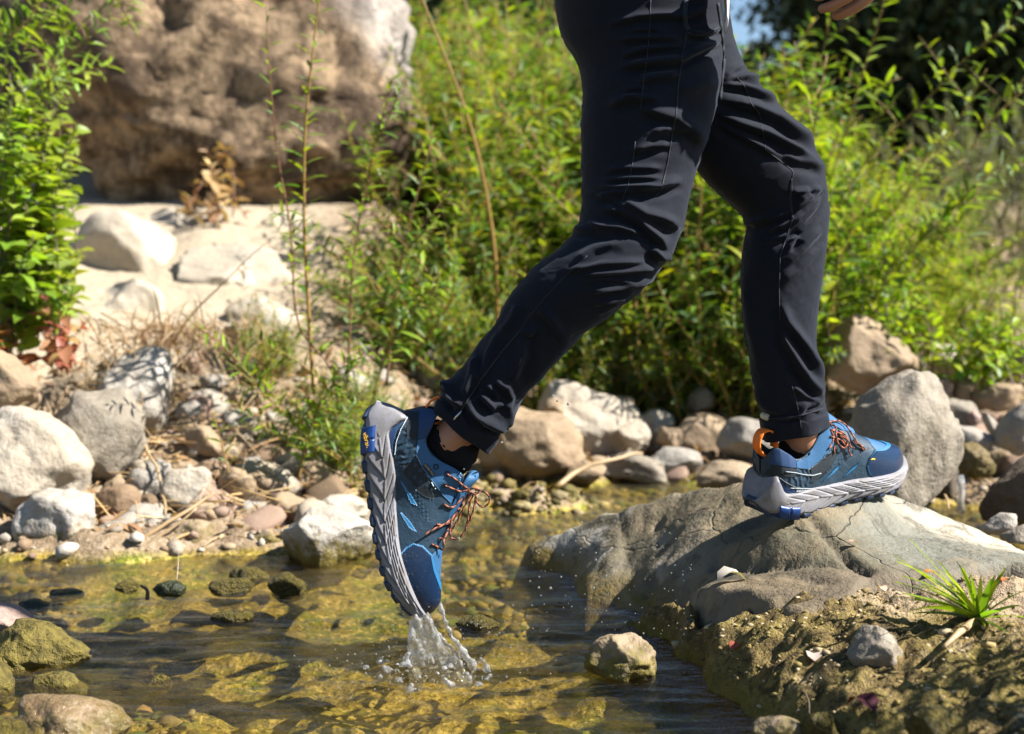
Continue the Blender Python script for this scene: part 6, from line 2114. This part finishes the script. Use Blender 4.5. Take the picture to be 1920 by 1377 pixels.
# surface relief: dimples, ribs behind the heel, panel edges
dim = inpoly(SH, P_MIX).astype(float)
u1, u2 = SH[:, 0] * .8 + SH[:, 1] * .6, SH[:, 1] * .8 - SH[:, 0] * .6
relief_u = .0022 * dim * np.maximum(0, np.sin(u1 * 2 * math.pi * 42) * np.sin(u2 * 2 * math.pi * 34))
rib = inpoly(SH, f4([(268, 250), (345, 190), (395, 300), (400, 420), (310, 440), (280, 400)])).astype(float)
relief_u += rib * .0022 * np.sin((SH[:, 0] * 1.3 + SH[:, 1] * .45) * 2 * math.pi * 26 + 3 * vn(np.stack([SH[:, 0] * 30, SH[:, 1] * 30, 0 * SH[:, 0]], -1), 3))
rib2 = inpoly(SH, P_MESH).astype(float)
relief_u += rib2 * .0016 * np.sign(np.sin(u1 * 2 * math.pi * 30)) * (np.sin(u2 * 2 * math.pi * 24) > 0)
relief_u += .0016 * fbm(np.stack([Vu[:, 0] * 16, Vu[:, 1] * 16, Vu[:, 2] * 16], -1), 3, 5) * sstep(.1, .2, Vu[:, 0])
Vu += Nn * (relief_u * outer)[:, None]


def panel(sel, lift, thick=.006):
    """offset shell over the selected vertices of the upper, with a skirt down to it"""
    fsel = sel[FU].all(1)
    F = FU[fsel]
    used = np.unique(F)
    re = np.full(len(Vu), -1)
    re[used] = np.arange(len(used))
    F = re[F]
    V = VU.reshape(-1, 3)[used] + Nn[used] * lift
    e = np.sort(np.concatenate([F[:, [0, 1]], F[:, [1, 2]], F[:, [2, 3]], F[:, [3, 0]]]), 1)
    ue, cn = np.unique(e, axis=0, return_counts=True)
    be = ue[cn == 1]
    n = len(V)
    V2 = np.concatenate([V, V - Nn[used] * thick])
    sk = np.stack([be[:, 0], be[:, 1], be[:, 1] + n, be[:, 0] + n], -1)
    return V2, [F, sk]


outl = lambda poly: np.concatenate([poly, poly[:1]])
SELS = [('eyestay', inpoly(SH, P_EYE) & outer, .0035, EYEST), ('toe_cap', inpoly(SH, P_TOE) & outer, .0042, NAVY), ('heel_panel', inpoly(SH, P_HEEL) & outer, .002, BLACKM),
        ('collar_panel', inpoly(SH, P_COLR) & outer, .003, NAVYC), ('heel_counter', inpoly(SH, P_CTR) & outer, .004, NAVYC), ('vamp_panel', inpoly(SH, P_VAMP) & outer, .003, EYEST),
        ('mesh_panel', inpoly(SH, P_MESH) & outer, .0012, BLACKM),
        ('accent_stripe', inpoly(SH, P_A1) & outer, .0022, ACCENT), ('accent_stripe', inpoly(SH, P_A2) & outer, .0022, ACCENT),
        ('toe_trim', band([(300, 945), (332, 905), (375, 882), (425, 898), (472, 952), (487, 1040), (508, 1110), (532, 1195)], 5.5) & outer, .0055, ACCENT),
        ('eyestay_piping', band([(392, 385), (420, 440), (460, 510), (498, 575)], 3.2) & outer, .005, LINEN),
        ('heel_stitch', band([(345, 182), (310, 240), (283, 310), (275, 380)], 2.6) & outer, .0055, LINEN),
        ('panel_edge', (band([(496, 640), (440, 627), (396, 590), (330, 500)], 3) | band([(300, 640), (360, 690), (400, 700)], 1.6) | band([(476, 770), (440, 752), (390, 660)], 3)) & outer, .003, UPPER),
        ('eyestay_edge', band([(480, 392), (540, 418), (600, 452), (640, 500), (632, 560), (604, 625)], 3) & outer & (SH[:, 0] > .2), .0055, ACCENT)]
TF = TT.ravel()
PANELS = []
for n_, s_, l_, m_ in SELS:
    for h_ in ((s_,) if n_ in ('toe_cap', 'vamp_panel', 'toe_trim') else (s_ & (TF < 0), s_ & (TF > 0))):
        if h_[FU].all(1).sum() > 8:
            PANELS.append((n_, *panel(h_, l_), m_))

# tongue
TC = np.array([(.64, .188, .040, .016), (.56, .238, .058, .016), (.50, .288, .064, .018), (.45, .328, .066, .022), (.425, .356, .066, .026), (.412, .375, .060, .024), (.405, .388, .045, .012), (.403, .392, .01, .003)])
K = crom(TC, 60)
ph = np.linspace(0, 2 * math.pi, 40, endpoint=False)
td = np.gradient(K[:, :2], axis=0)
td /= np.linalg.norm(td, axis=1, keepdims=True)
tn = np.stack([-td[:, 1], td[:, 0]], -1) * -1
VT = np.stack([K[:, :1] + tn[:, :1] * K[:, 3:4] * np.sin(ph), K[:, 2:3] * np.cos(ph) + 0 * K[:, :1], K[:, 1:2] + tn[:, 1:] * K[:, 3:4] * np.sin(ph) - .030 * np.cos(ph)[None] ** 2], -1).reshape(-1, 3)
FT = gridf(60, 40, True)


def lace_tube(p, r, seed=0):
    p = crom(p, max(12, int(np.linalg.norm(np.diff(p, axis=0), axis=1).sum() / .0011)))
    n = 7
    V, F = tube(p, r * (1 + .10 * np.sin(np.arange(len(p)) * 1.6)), n)
    i = np.repeat(np.arange(len(p)), n)
    jx = np.tile(np.arange(n), len(p))
    st_ = ((i * .36 + jx * .9 + seed) % 4.2) < 1.9
    C = np.where(st_[:, None], np.array([.38, .12, .055]), np.array([.012, .012, .016]))
    return V, F, C


def torus(c, ax, r, r2):
    ax = ax / np.linalg.norm(ax)
    a_ = np.cross(ax, [.3, .2, .9])
    a_ /= np.linalg.norm(a_)
    b_ = np.cross(ax, a_)
    t = np.linspace(0, 2 * math.pi, 17)
    return tube(c + r * (np.cos(t)[:, None] * a_ + np.sin(t)[:, None] * b_), r2, 6, False)


def text_mesh(body, size, extrude=.0004):
    cu = bpy.data.curves.new('text', 'FONT')
    cu.body = body
    cu.size = size
    cu.extrude = extrude
    cu.align_x = 'CENTER'
    cu.align_y = 'CENTER'
    t_ = bpy.data.objects.new('text', cu)
    COL.objects.link(t_)
    d_ = bpy.context.evaluated_depsgraph_get()
    d_.update()
    me_ = bpy.data.meshes.new_from_object(t_.evaluated_get(d_))
    bpy.data.objects.remove(t_)
    return me_


def make_shoe(label, Rm, O, mirror, laces, eyelets, crop):
    root = empty('shoe', (0, 0, 0))
    root.parent = person
    Ow = np.array(O) + np.array(Rm) @ np.array([.5 * SL_, 0, .05 * SL_])
    root.location = Ow - PO
    root['org'] = tuple(float(a_) for a_ in Ow)
    root['label'] = label
    s = Shoe(root, Rm, O, mirror)
    s.put('midsole', VM, FM, MIDS)
    s.put('outsole', VO, FO, OUTS)
    s.put('upper', Vu, FU, UPPER)
    for n_, V, F, mt in PANELS:
        s.put(n_, V, F, mt)
    s.put('tongue', VT, FT, EYEST)
    # blue heel plate wrapping the heel edge of the sole
    hs = np.linspace(.075, .185, 40)
    for sgn in (-1, 1):
        a_ = np.stack([hs, sgn * (w_sole(hs) + .014), z_bot(hs) + .048], -1)
        b_ = np.stack([hs, sgn * (w_sole(hs) + .017), z_bot(hs) + .032], -1)
        c_ = np.stack([hs, sgn * (w_sole(hs) + .010), z_bot(hs) - .018], -1)
        d_ = np.stack([hs, sgn * (w_sole(hs) - .06), z_bot(hs) - .018], -1)
        e_ = np.stack([hs, sgn * (w_sole(hs) - .05), z_bot(hs) + .03], -1)
        V = np.stack([a_, b_, c_, d_, e_], 1)
        V[18:22, 1:3, 1] -= sgn * .006
        F = gridf(40, 5, True)
        V = V.reshape(-1, 3)
        s.put('heel_plate', V, [F if sgn < 0 else F[:, ::-1], np.arange(5)[None], (39 * 5 + np.arange(5))[None]], HEELP, smooth=False)
    bvh = BVHTree.FromPolygons([tuple(v) for v in np.concatenate([s.w(Vu), s.w(VT)])], [tuple(int(q_) for q_ in f) for f in FU] + [tuple(int(q_) + len(Vu) for q_ in f) for f in FT])
    cy = s.w([[.5, 0, .1]])[0][1]
    mb = Mesh()
    for k, (pts, lift) in enumerate(laces):
        L = crop(pts)
        out, last = [], cy
        for (u, v), li in zip(L, np.broadcast_to(lift, len(L))):
            d = ray(u, v)
            h_ = bvh.ray_cast(Vector(CAM), Vector(d))
            if h_[0] is not None:
                p = np.array(h_[0]) - d * li
                last = p[1]
            else:
                p = P(u, v, last)
            out.append(p)
        V, F, C = lace_tube(np.array(out), .0015, k)
        mb.add(V, F, C)
    s.put('laces', np.concatenate(mb.V), mb.F, LACE, False, None, np.concatenate(mb.C))
    for (u, v) in crop(eyelets):
        d = ray(u, v)
        h_ = bvh.ray_cast(Vector(CAM), Vector(d))
        if h_[0] is not None:
            V, F = torus(np.array(h_[0]) - d * .001, np.array(h_[1]), .0034, .0011)
            s.put('eyelet', V, F, BLACKM, False)
    # heel pull loop
    t = np.linspace(0, 1, 30)
    ctr = crom(np.array([(.075, 0, .215), (.035, 0, .262), (.03, 0, .305), (.055, 0, .345), (.10, 0, .345), (.135, 0, .30), (.140, 0, .25)]), 40)
    wv_ = .026
    td_ = np.gradient(ctr, axis=0)
    td_ /= np.linalg.norm(td_, axis=1, keepdims=True)
    nn_ = np.stack([td_[:, 2], 0 * td_[:, 0], -td_[:, 0]], -1) * .004
    yy = np.array([0, 1, 0]) * wv_
    V = np.stack([ctr - yy - nn_, ctr + yy - nn_, ctr + yy + nn_, ctr - yy + nn_], 1).reshape(-1, 3)
    s.put('heel_loop', V, [gridf(40, 4, True)], ORANGE)
    return s, bvh


def crop4(L):
    return [(650 + x / 2.993, 720 + y / 2.993) for x, y in L]


def crop5(L):
    return [(1380 + x / 5.647, 760 + y / 5.647) for x, y in L]


NR = np.stack([[.2245, 0, -.9745], [0, 1, 0], [.9745, 0, .2245]], -1)
tw = R(-3)
NR = NR @ np.array([[1, 0, 0], [0, math.cos(tw), -math.sin(tw)], [0, math.sin(tw), math.cos(tw)]])
LN = [([(565, 508), (610, 535), (655, 572), (690, 592)], .003), ([(552, 572), (600, 590), (645, 605), (690, 595)], .003), ([(540, 672), (570, 690), (600, 690), (660, 630)], .003),
      ([(505, 790), (545, 790), (590, 770), (640, 700)], .003), ([(520, 868), (550, 862), (575, 800), (600, 740)], .003), ([(478, 900), (510, 915), (540, 930), (545, 880), (560, 830)], .003),
      ([(690, 592), (720, 585), (745, 600), (720, 620), (690, 605)], .009), ([(720, 595), (760, 600), (795, 625), (800, 665), (765, 690), (735, 670), (722, 620)], [.011, .012, .014, .014, .014, .013, .01]),
      ([(715, 610), (690, 680), (680, 760), (665, 820), (630, 868), (592, 868), (582, 840), (620, 770), (655, 700), (700, 615)], .012), ([(700, 610), (655, 665), (600, 745), (545, 790), (490, 815), (440, 845)], .008),
      ([(725, 605), (715, 690), (690, 770), (672, 800)], .014), ([(690, 600), (640, 690), (590, 770), (575, 850)], .006)]
EN = [(502, 466), (565, 506), (550, 570)]
near_shoe, NBVH = make_shoe('right shoe lifted on its toe, dripping water, lateral side in view', NR, P(700.1, 761.8, 2.09), False, LN, EN, crop4)


def rotm(w):
    cz, sz, cy, sy, cx, sx_ = math.cos(w[0]), math.sin(w[0]), math.cos(w[1]), math.sin(w[1]), math.cos(w[2]), math.sin(w[2])
    return np.array([[cz, -sz, 0], [sz, cz, 0], [0, 0, 1]]) @ np.array([[cy, 0, -sy], [0, 1, 0], [sy, 0, cy]]) @ np.array([[1, 0, 0], [0, cx, -sx_], [0, sx_, cx]])


LF = [([(985, 180), (1080, 165), (1160, 210), (1220, 290), (1280, 390), (1340, 440), (1370, 470)], [.006, .012, .016, .014, .01, .006, .004]), ([(1000, 200), (1050, 230), (1060, 330), (1085, 410), (1150, 455), (1180, 400), (1150, 330), (1080, 290)], .009),
      ([(1080, 270), (1140, 300), (1190, 380), (1215, 440), (1250, 455)], .010), ([(1000, 250), (1030, 350), (1000, 440), (980, 460)], .005), ([(1020, 300), (1060, 400), (1040, 460), (1040, 520)], .005),
      ([(1100, 320), (1180, 430), (1200, 500), (1225, 540)], .006), ([(1000, 330), (1060, 350), (1120, 380), (1170, 450)], .006), ([(1240, 370), (1290, 420), (1330, 450), (1350, 480)], .004), ([(1010, 260), (1090, 300), (1150, 350), (1200, 400)], .008),
      ([(1000, 210), (1040, 215), (1060, 250), (1020, 270)], .010)]
EF = [(942, 545), (990, 455), (1040, 440)]
far_shoe, FBVH = make_shoe('left shoe planted flat on the boulder, medial side in view', rotm([.534, .1326, .1389]), (.37916, 2.2221, .21575), True, LF, EF, crop5)

# lettering: heel plate, tag and side print
def place_text(me_, origin, xa, ya, mat, name, root):
    xa, ya = np.asarray(xa, float), np.asarray(ya, float)
    xa /= np.linalg.norm(xa)
    ya -= xa * (ya @ xa)
    ya /= np.linalg.norm(ya)
    na = np.cross(xa, ya)
    M4 = np.eye(4)
    M4[:3, 0], M4[:3, 1], M4[:3, 2], M4[:3, 3] = xa, ya, na, origin
    me_.transform(Matrix(M4.tolist()))
    me_.materials.clear()
    me_.materials.append(mat)
    pchild(name, me_, root)


px0 = P(686.5, 831, 2.0)
hp = near_shoe.w([[.132, -(float(w_sole(.132)) + .0165), float(z_bot(.132)) + .011]])[0]
place_text(text_mesh('vibram', .0092), hp, NR[:, 0], NR[:, 2], YELLOW, 'heel_lettering', near_shoe.root)


def tag_plate(shoe, bvh, crop, a_, b_, wpx, text, size, matp, matt, nm):
    A_, B_ = crop([a_, b_])
    pts = []
    for (u, v) in (A_, B_):
        d = ray(u, v)
        h_ = bvh.ray_cast(Vector(CAM), Vector(d))
        pts.append((np.array(h_[0]), np.array(h_[1])))
    (p0, n0), (p1, n1_) = pts
    n_ = n0 + n1_
    n_ /= np.linalg.norm(n_)
    if n_[1] > 0:
        n_ = -n_
    x_ = p1 - p0
    L = np.linalg.norm(x_)
    x_ /= L
    y_ = np.cross(n_, x_)
    c_ = (p0 + p1) / 2 + n_ * .0022
    if matp is not None:
        hw = wpx
        V = np.array([c_ + x_ * sx_ * L / 2 + y_ * sy_ * hw + n_ * sz_ for sz_ in (-.003, .0004) for sx_, sy_ in ((-1, -1), (1, -1), (1, 1), (-1, 1))])
        F = np.array([(4, 5, 6, 7), (0, 3, 2, 1), (0, 1, 5, 4), (1, 2, 6, 5), (2, 3, 7, 6), (3, 0, 4, 7)])
        shoe.put(nm, V, F, matp, False, smooth=False)
    place_text(text_mesh(text, size, .0002), c_ + n_ * .0008, x_, y_, matt, nm + '_lettering', shoe.root)


tag_plate(near_shoe, NBVH, crop4, (437, 452), (484, 512), .0030, 'GORE-TEX', .0042, BLACKM, plain('pale_gold', (.6, .45, .28), .5), 'tag')
tag_plate(far_shoe, FBVH, crop5, (600, 903), (770, 903), .0, 'ANACAPA', .0052, None, WHITEP, 'side_print')
for pts in ([(525, 705), (620, 715), (740, 740), (820, 745), (900, 722)], [(570, 880), (680, 885), (800, 886)]):
    V, F = tube(on(FBVH, crop5(pts), .0016, 2.23, 3), .0008, 6)
    far_shoe.put('stitch_line', V, F, LINEN, False)
# small bird emblem on the toe: two wing strokes
q = on(FBVH, crop5([(1425, 580), (1450, 568), (1470, 575)]), .0015, 2.3, 2)
V, F = tube(q, .0010, 5)
far_shoe.put('emblem', V, F, YELLOW, False)

# socks
def sock(path, name='sock'):
    K = crom(np.array([(*P(u, v, Y), r) for u, v, Y, r in path]), 50)
    V, F = tube(K[:, :3], K[:, 3] * (1 + .02 * np.sin(np.arange(50) * 2.2)), 48, False)
    cy_ = np.repeat(K[:, 1], 48)
    V[:, 1] = cy_ + (V[:, 1] - cy_) * .60
    V += vnormals(V, F[0])[:, :] * (.0012 * fbm(V * 140, 2, 6))[:, None]
    pchild(name, me_new(name, V, F, True, [SOCKM]))


sock([(770, 880, 2.095, .026), (800, 864, 2.095, .040), (826, 848, 2.095, .046), (840, 839, 2.092, .0455), (849, 833, 2.09, .0445), (850, 832, 2.09, .038)])
sock([(1500, 900, 2.285, .030), (1504, 878, 2.275, .036), (1506, 860, 2.266, .041), (1505, 848, 2.26, .0405), (1504, 841, 2.256, .040), (1504, 840, 2.256, .034)])

# ------------------------------------------------------------------ splash under the lifted toe
rs = np.random.RandomState(5)


def blobs(L, vox=.0022, sm=3):
    bm = bmesh.new()
    for (c_, r, sc_) in L:
        bmesh.ops.create_icosphere(bm, subdivisions=2, radius=1, matrix=Matrix.Translation(Vector(c_)) @ Matrix.Diagonal(Vector((r * sc_[0], r * sc_[1], r * sc_[2], 1))))
    me_ = bpy.data.meshes.new('blob')
    bm.to_mesh(me_)
    bm.free()
    o = bpy.data.objects.new('blob', me_)
    COL.objects.link(o)
    md_ = o.modifiers.new('r', 'REMESH')
    md_.mode = 'VOXEL'
    md_.voxel_size = vox
    md2 = o.modifiers.new('s', 'SMOOTH')
    md2.iterations = sm
    d_ = bpy.context.evaluated_depsgraph_get()
    d_.update()
    r_ = bpy.data.meshes.new_from_object(o.evaluated_get(d_))
    bpy.data.objects.remove(o)
    r_.polygons.foreach_set('use_smooth', np.ones(len(r_.polygons), bool))
    r_.materials.clear()
    r_.materials.append(SPLASH)
    return r_


def A7(x, y, Y=2.06):
    return P(660 + x / 6.26, 1130 + y / 6.26, Y)


sp0 = np.array(A7(900, 850, 2.05))
sp0[2] = 0
sroot = tag(empty('water_splash', sp0), 'clear water splash pulled up under the toe of the lifted shoe', 'splash')


def sput(name, me_):
    me_.transform(Matrix.Translation(Vector(-sp0)))
    me_.name = name
    return ob(name, me_, sroot)


col_ = []
for k in range(260):
    t = rs.rand()
    y = 220 + t * 620
    xl, xr = np.interp(y, [220, 400, 640, 850], [710, 690, 700, 640]), np.interp(y, [220, 400, 640, 850], [905, 985, 1190, 1320])
    x = xl + (xr - xl) * rs.rand()
    e_ = abs((x - xl) / (xr - xl) - .5) * 2
    col_.append((A7(x, y, 2.06 + rs.uniform(-.012, .012) * (1 - t * .2)), rs.uniform(.0028, .0060) * (1 + .3 * t), (1., .8, rs.uniform(1.3, 3.2))))
for a_, b_ in (((700, 240), (690, 640)), ((905, 240), (1010, 420)), ((1010, 420), (1050, 820)), ((1010, 430), (1190, 600)), ((1190, 600), (1270, 760)), ((1260, 700), (1340, 880)), ((800, 250), (830, 660))):
    for t in np.linspace(0, 1, 22):
        col_.append((A7(a_[0] + (b_[0] - a_[0]) * t + rs.normal() * 6, a_[1] + (b_[1] - a_[1]) * t, 2.055 + rs.normal() * .004), rs.uniform(.0026, .0042), (1, 1, 1.5)))
sput('splash_column', blobs(col_, .0017, 7))
cr = []
for k in range(80):
    a_ = rs.uniform(0, 2 * math.pi)
    rr_ = rs.uniform(.015, .085)
    c_ = np.array([sp0[0] + .0 + rr_ * math.cos(a_) * 1.15, sp0[1] - .03 + rr_ * math.sin(a_) * 1.2, rs.uniform(-.002, .006)])
    cr.append((c_, rs.uniform(.0022, .0055), (1.2, 1.1, rs.uniform(.6, 1.6))))
for x, y, r in ((770, 870, .010), (740, 880, .009), (810, 890, .009), (730, 980, .011), (700, 760, .004), (710, 800, .0045), (620, 720, .006), (590, 730, .005), (650, 700, .005), (350, 870, .010), (420, 890, .009), (300, 910, .007), (520, 800, .004), (525, 850, .0045), (530, 900, .005),
                (480, 910, .007), (1240, 900, .010), (1280, 930, .010), (1200, 940, .009), (1330, 930, .006), (1380, 940, .005), (1230, 860, .007), (380, 760, .004), (330, 690, .0035), (410, 770, .005), (450, 790, .004), (640, 640, .004), (660, 600, .004)):
    cr.append((A7(x, y, 2.03), r, (1.1, 1, .9)))
    cr.append((A7(x + rs.uniform(-30, 30), y + rs.uniform(-20, 20), 2.03 + rs.uniform(-.01, .01)), r * .7, (1, 1, 1)))
sput('splash_crown', blobs(cr, .0019, 5))
st_ = []
L = np.array([(1035, 20), (1070, 110), (1085, 170), (1110, 260), (1150, 350), (1185, 420), (1240, 480), (1290, 570), (1350, 650), (1410, 720), (1420, 800), (1415, 880), (1400, 940), (1330, 960)])
for t in np.linspace(0, 1, 130):
    q = crom(L, 131)[int(t * 130)]
    st_.append((A7(q[0] + rs.normal() * 7, q[1] + rs.normal() * 6, 2.05), rs.uniform(.0011, .0026) * (1 + 1.1 * sstep(.35, .6, t)) * (1 if rs.rand() < .85 else 1.6), (1, 1, 1.2)))
sput('splash_strand', blobs(st_, .0011, 1))
Vd, Fd = ICO[2]
mb = Mesh()
for k in range(620):
    if k < 230:
        u, v, Y = rs.normal(790, 100), rs.normal(1300, 40), 2.0 + rs.normal() * .07
        p = P(u, v, Y)
        p[2] = abs(p[2]) * .6 + .001
        r = rs.uniform(.0005, .0014)
    elif k < 300:
        u, v, Y = rs.uniform(660, 930), rs.uniform(1130, 1260), 2.06 + rs.normal() * .05
        p = P(u, v, Y)
        r = rs.uniform(.0005, .0012)
    else:
        u, v, Y = rs.uniform(960, 1300), rs.uniform(960, 1190), 2.06 + rs.normal() * .06
        p = P(u, v, Y)
        r = rs.uniform(.0004, .0013)
        if rs.rand() < .5:
            continue
    mb.add(Vd * r + p - sp0, Fd)
for u, v in ((951, 761), (1065, 758), (941, 830), (1037, 743), (1045, 752), (1090, 980), (1117, 1050), (1052, 1082), (1113, 1103), (1010, 1102), (1032, 1103), (1011, 1082), (1117, 1037), (1136, 1080), (1225, 1046), (860, 1010), (905, 1000), (870, 880)):
    mb.add(Vd * rs.uniform(.0012, .0022) + P(u, v, 2.06) - sp0, Fd)
m = M('drop_water')
nb = m.n('BsdfGlass', Color=(1, 1, 1), Roughness=.0, IOR=1.333)
df = m.n('BsdfDiffuse', Color=(.85, .85, .84))
x_ = m.n('MixShader')
m.set(x_, '0', .12)
m.set(x_, '1', nb)
m.set(x_, '2', df)
me = mb.mesh('droplets', m.finish(x_))
tag(ob('droplets', me, sroot), kind='stuff')
# wet beads on the toe cap
mb = Mesh()
for k in range(90):
    u, v = crop4([(rs.uniform(310, 520), rs.uniform(930, 1280))])[0]
    h_ = NBVH.ray_cast(Vector(CAM), Vector(ray(u, v)))
    if h_[0] is None:
        continue
    mb.add(Vd * rs.uniform(.0003, .0008) + np.array(h_[0]) + np.array(h_[1]) * .0014, Fd)
near_shoe.put('water_beads', np.concatenate(mb.V), mb.F, m.m, False, 'stuff')
# little cascade in the gap at the right
V, F = tube(P(1796, 935, 3.16) + np.array([(0, 0, .05), (.004, -.012, .03), (.002, -.018, .0), (-.002, -.02, -.03)]), [.010, .008, .007, .012], 8)
V[:, 0] += .004 * np.sin(V[:, 2] * 300)
tag(ob('small_cascade', me_new('small_cascade', V, F, True, [SPLASH])), 'thin cascade of water falling between the dark rocks at right', 'cascade')
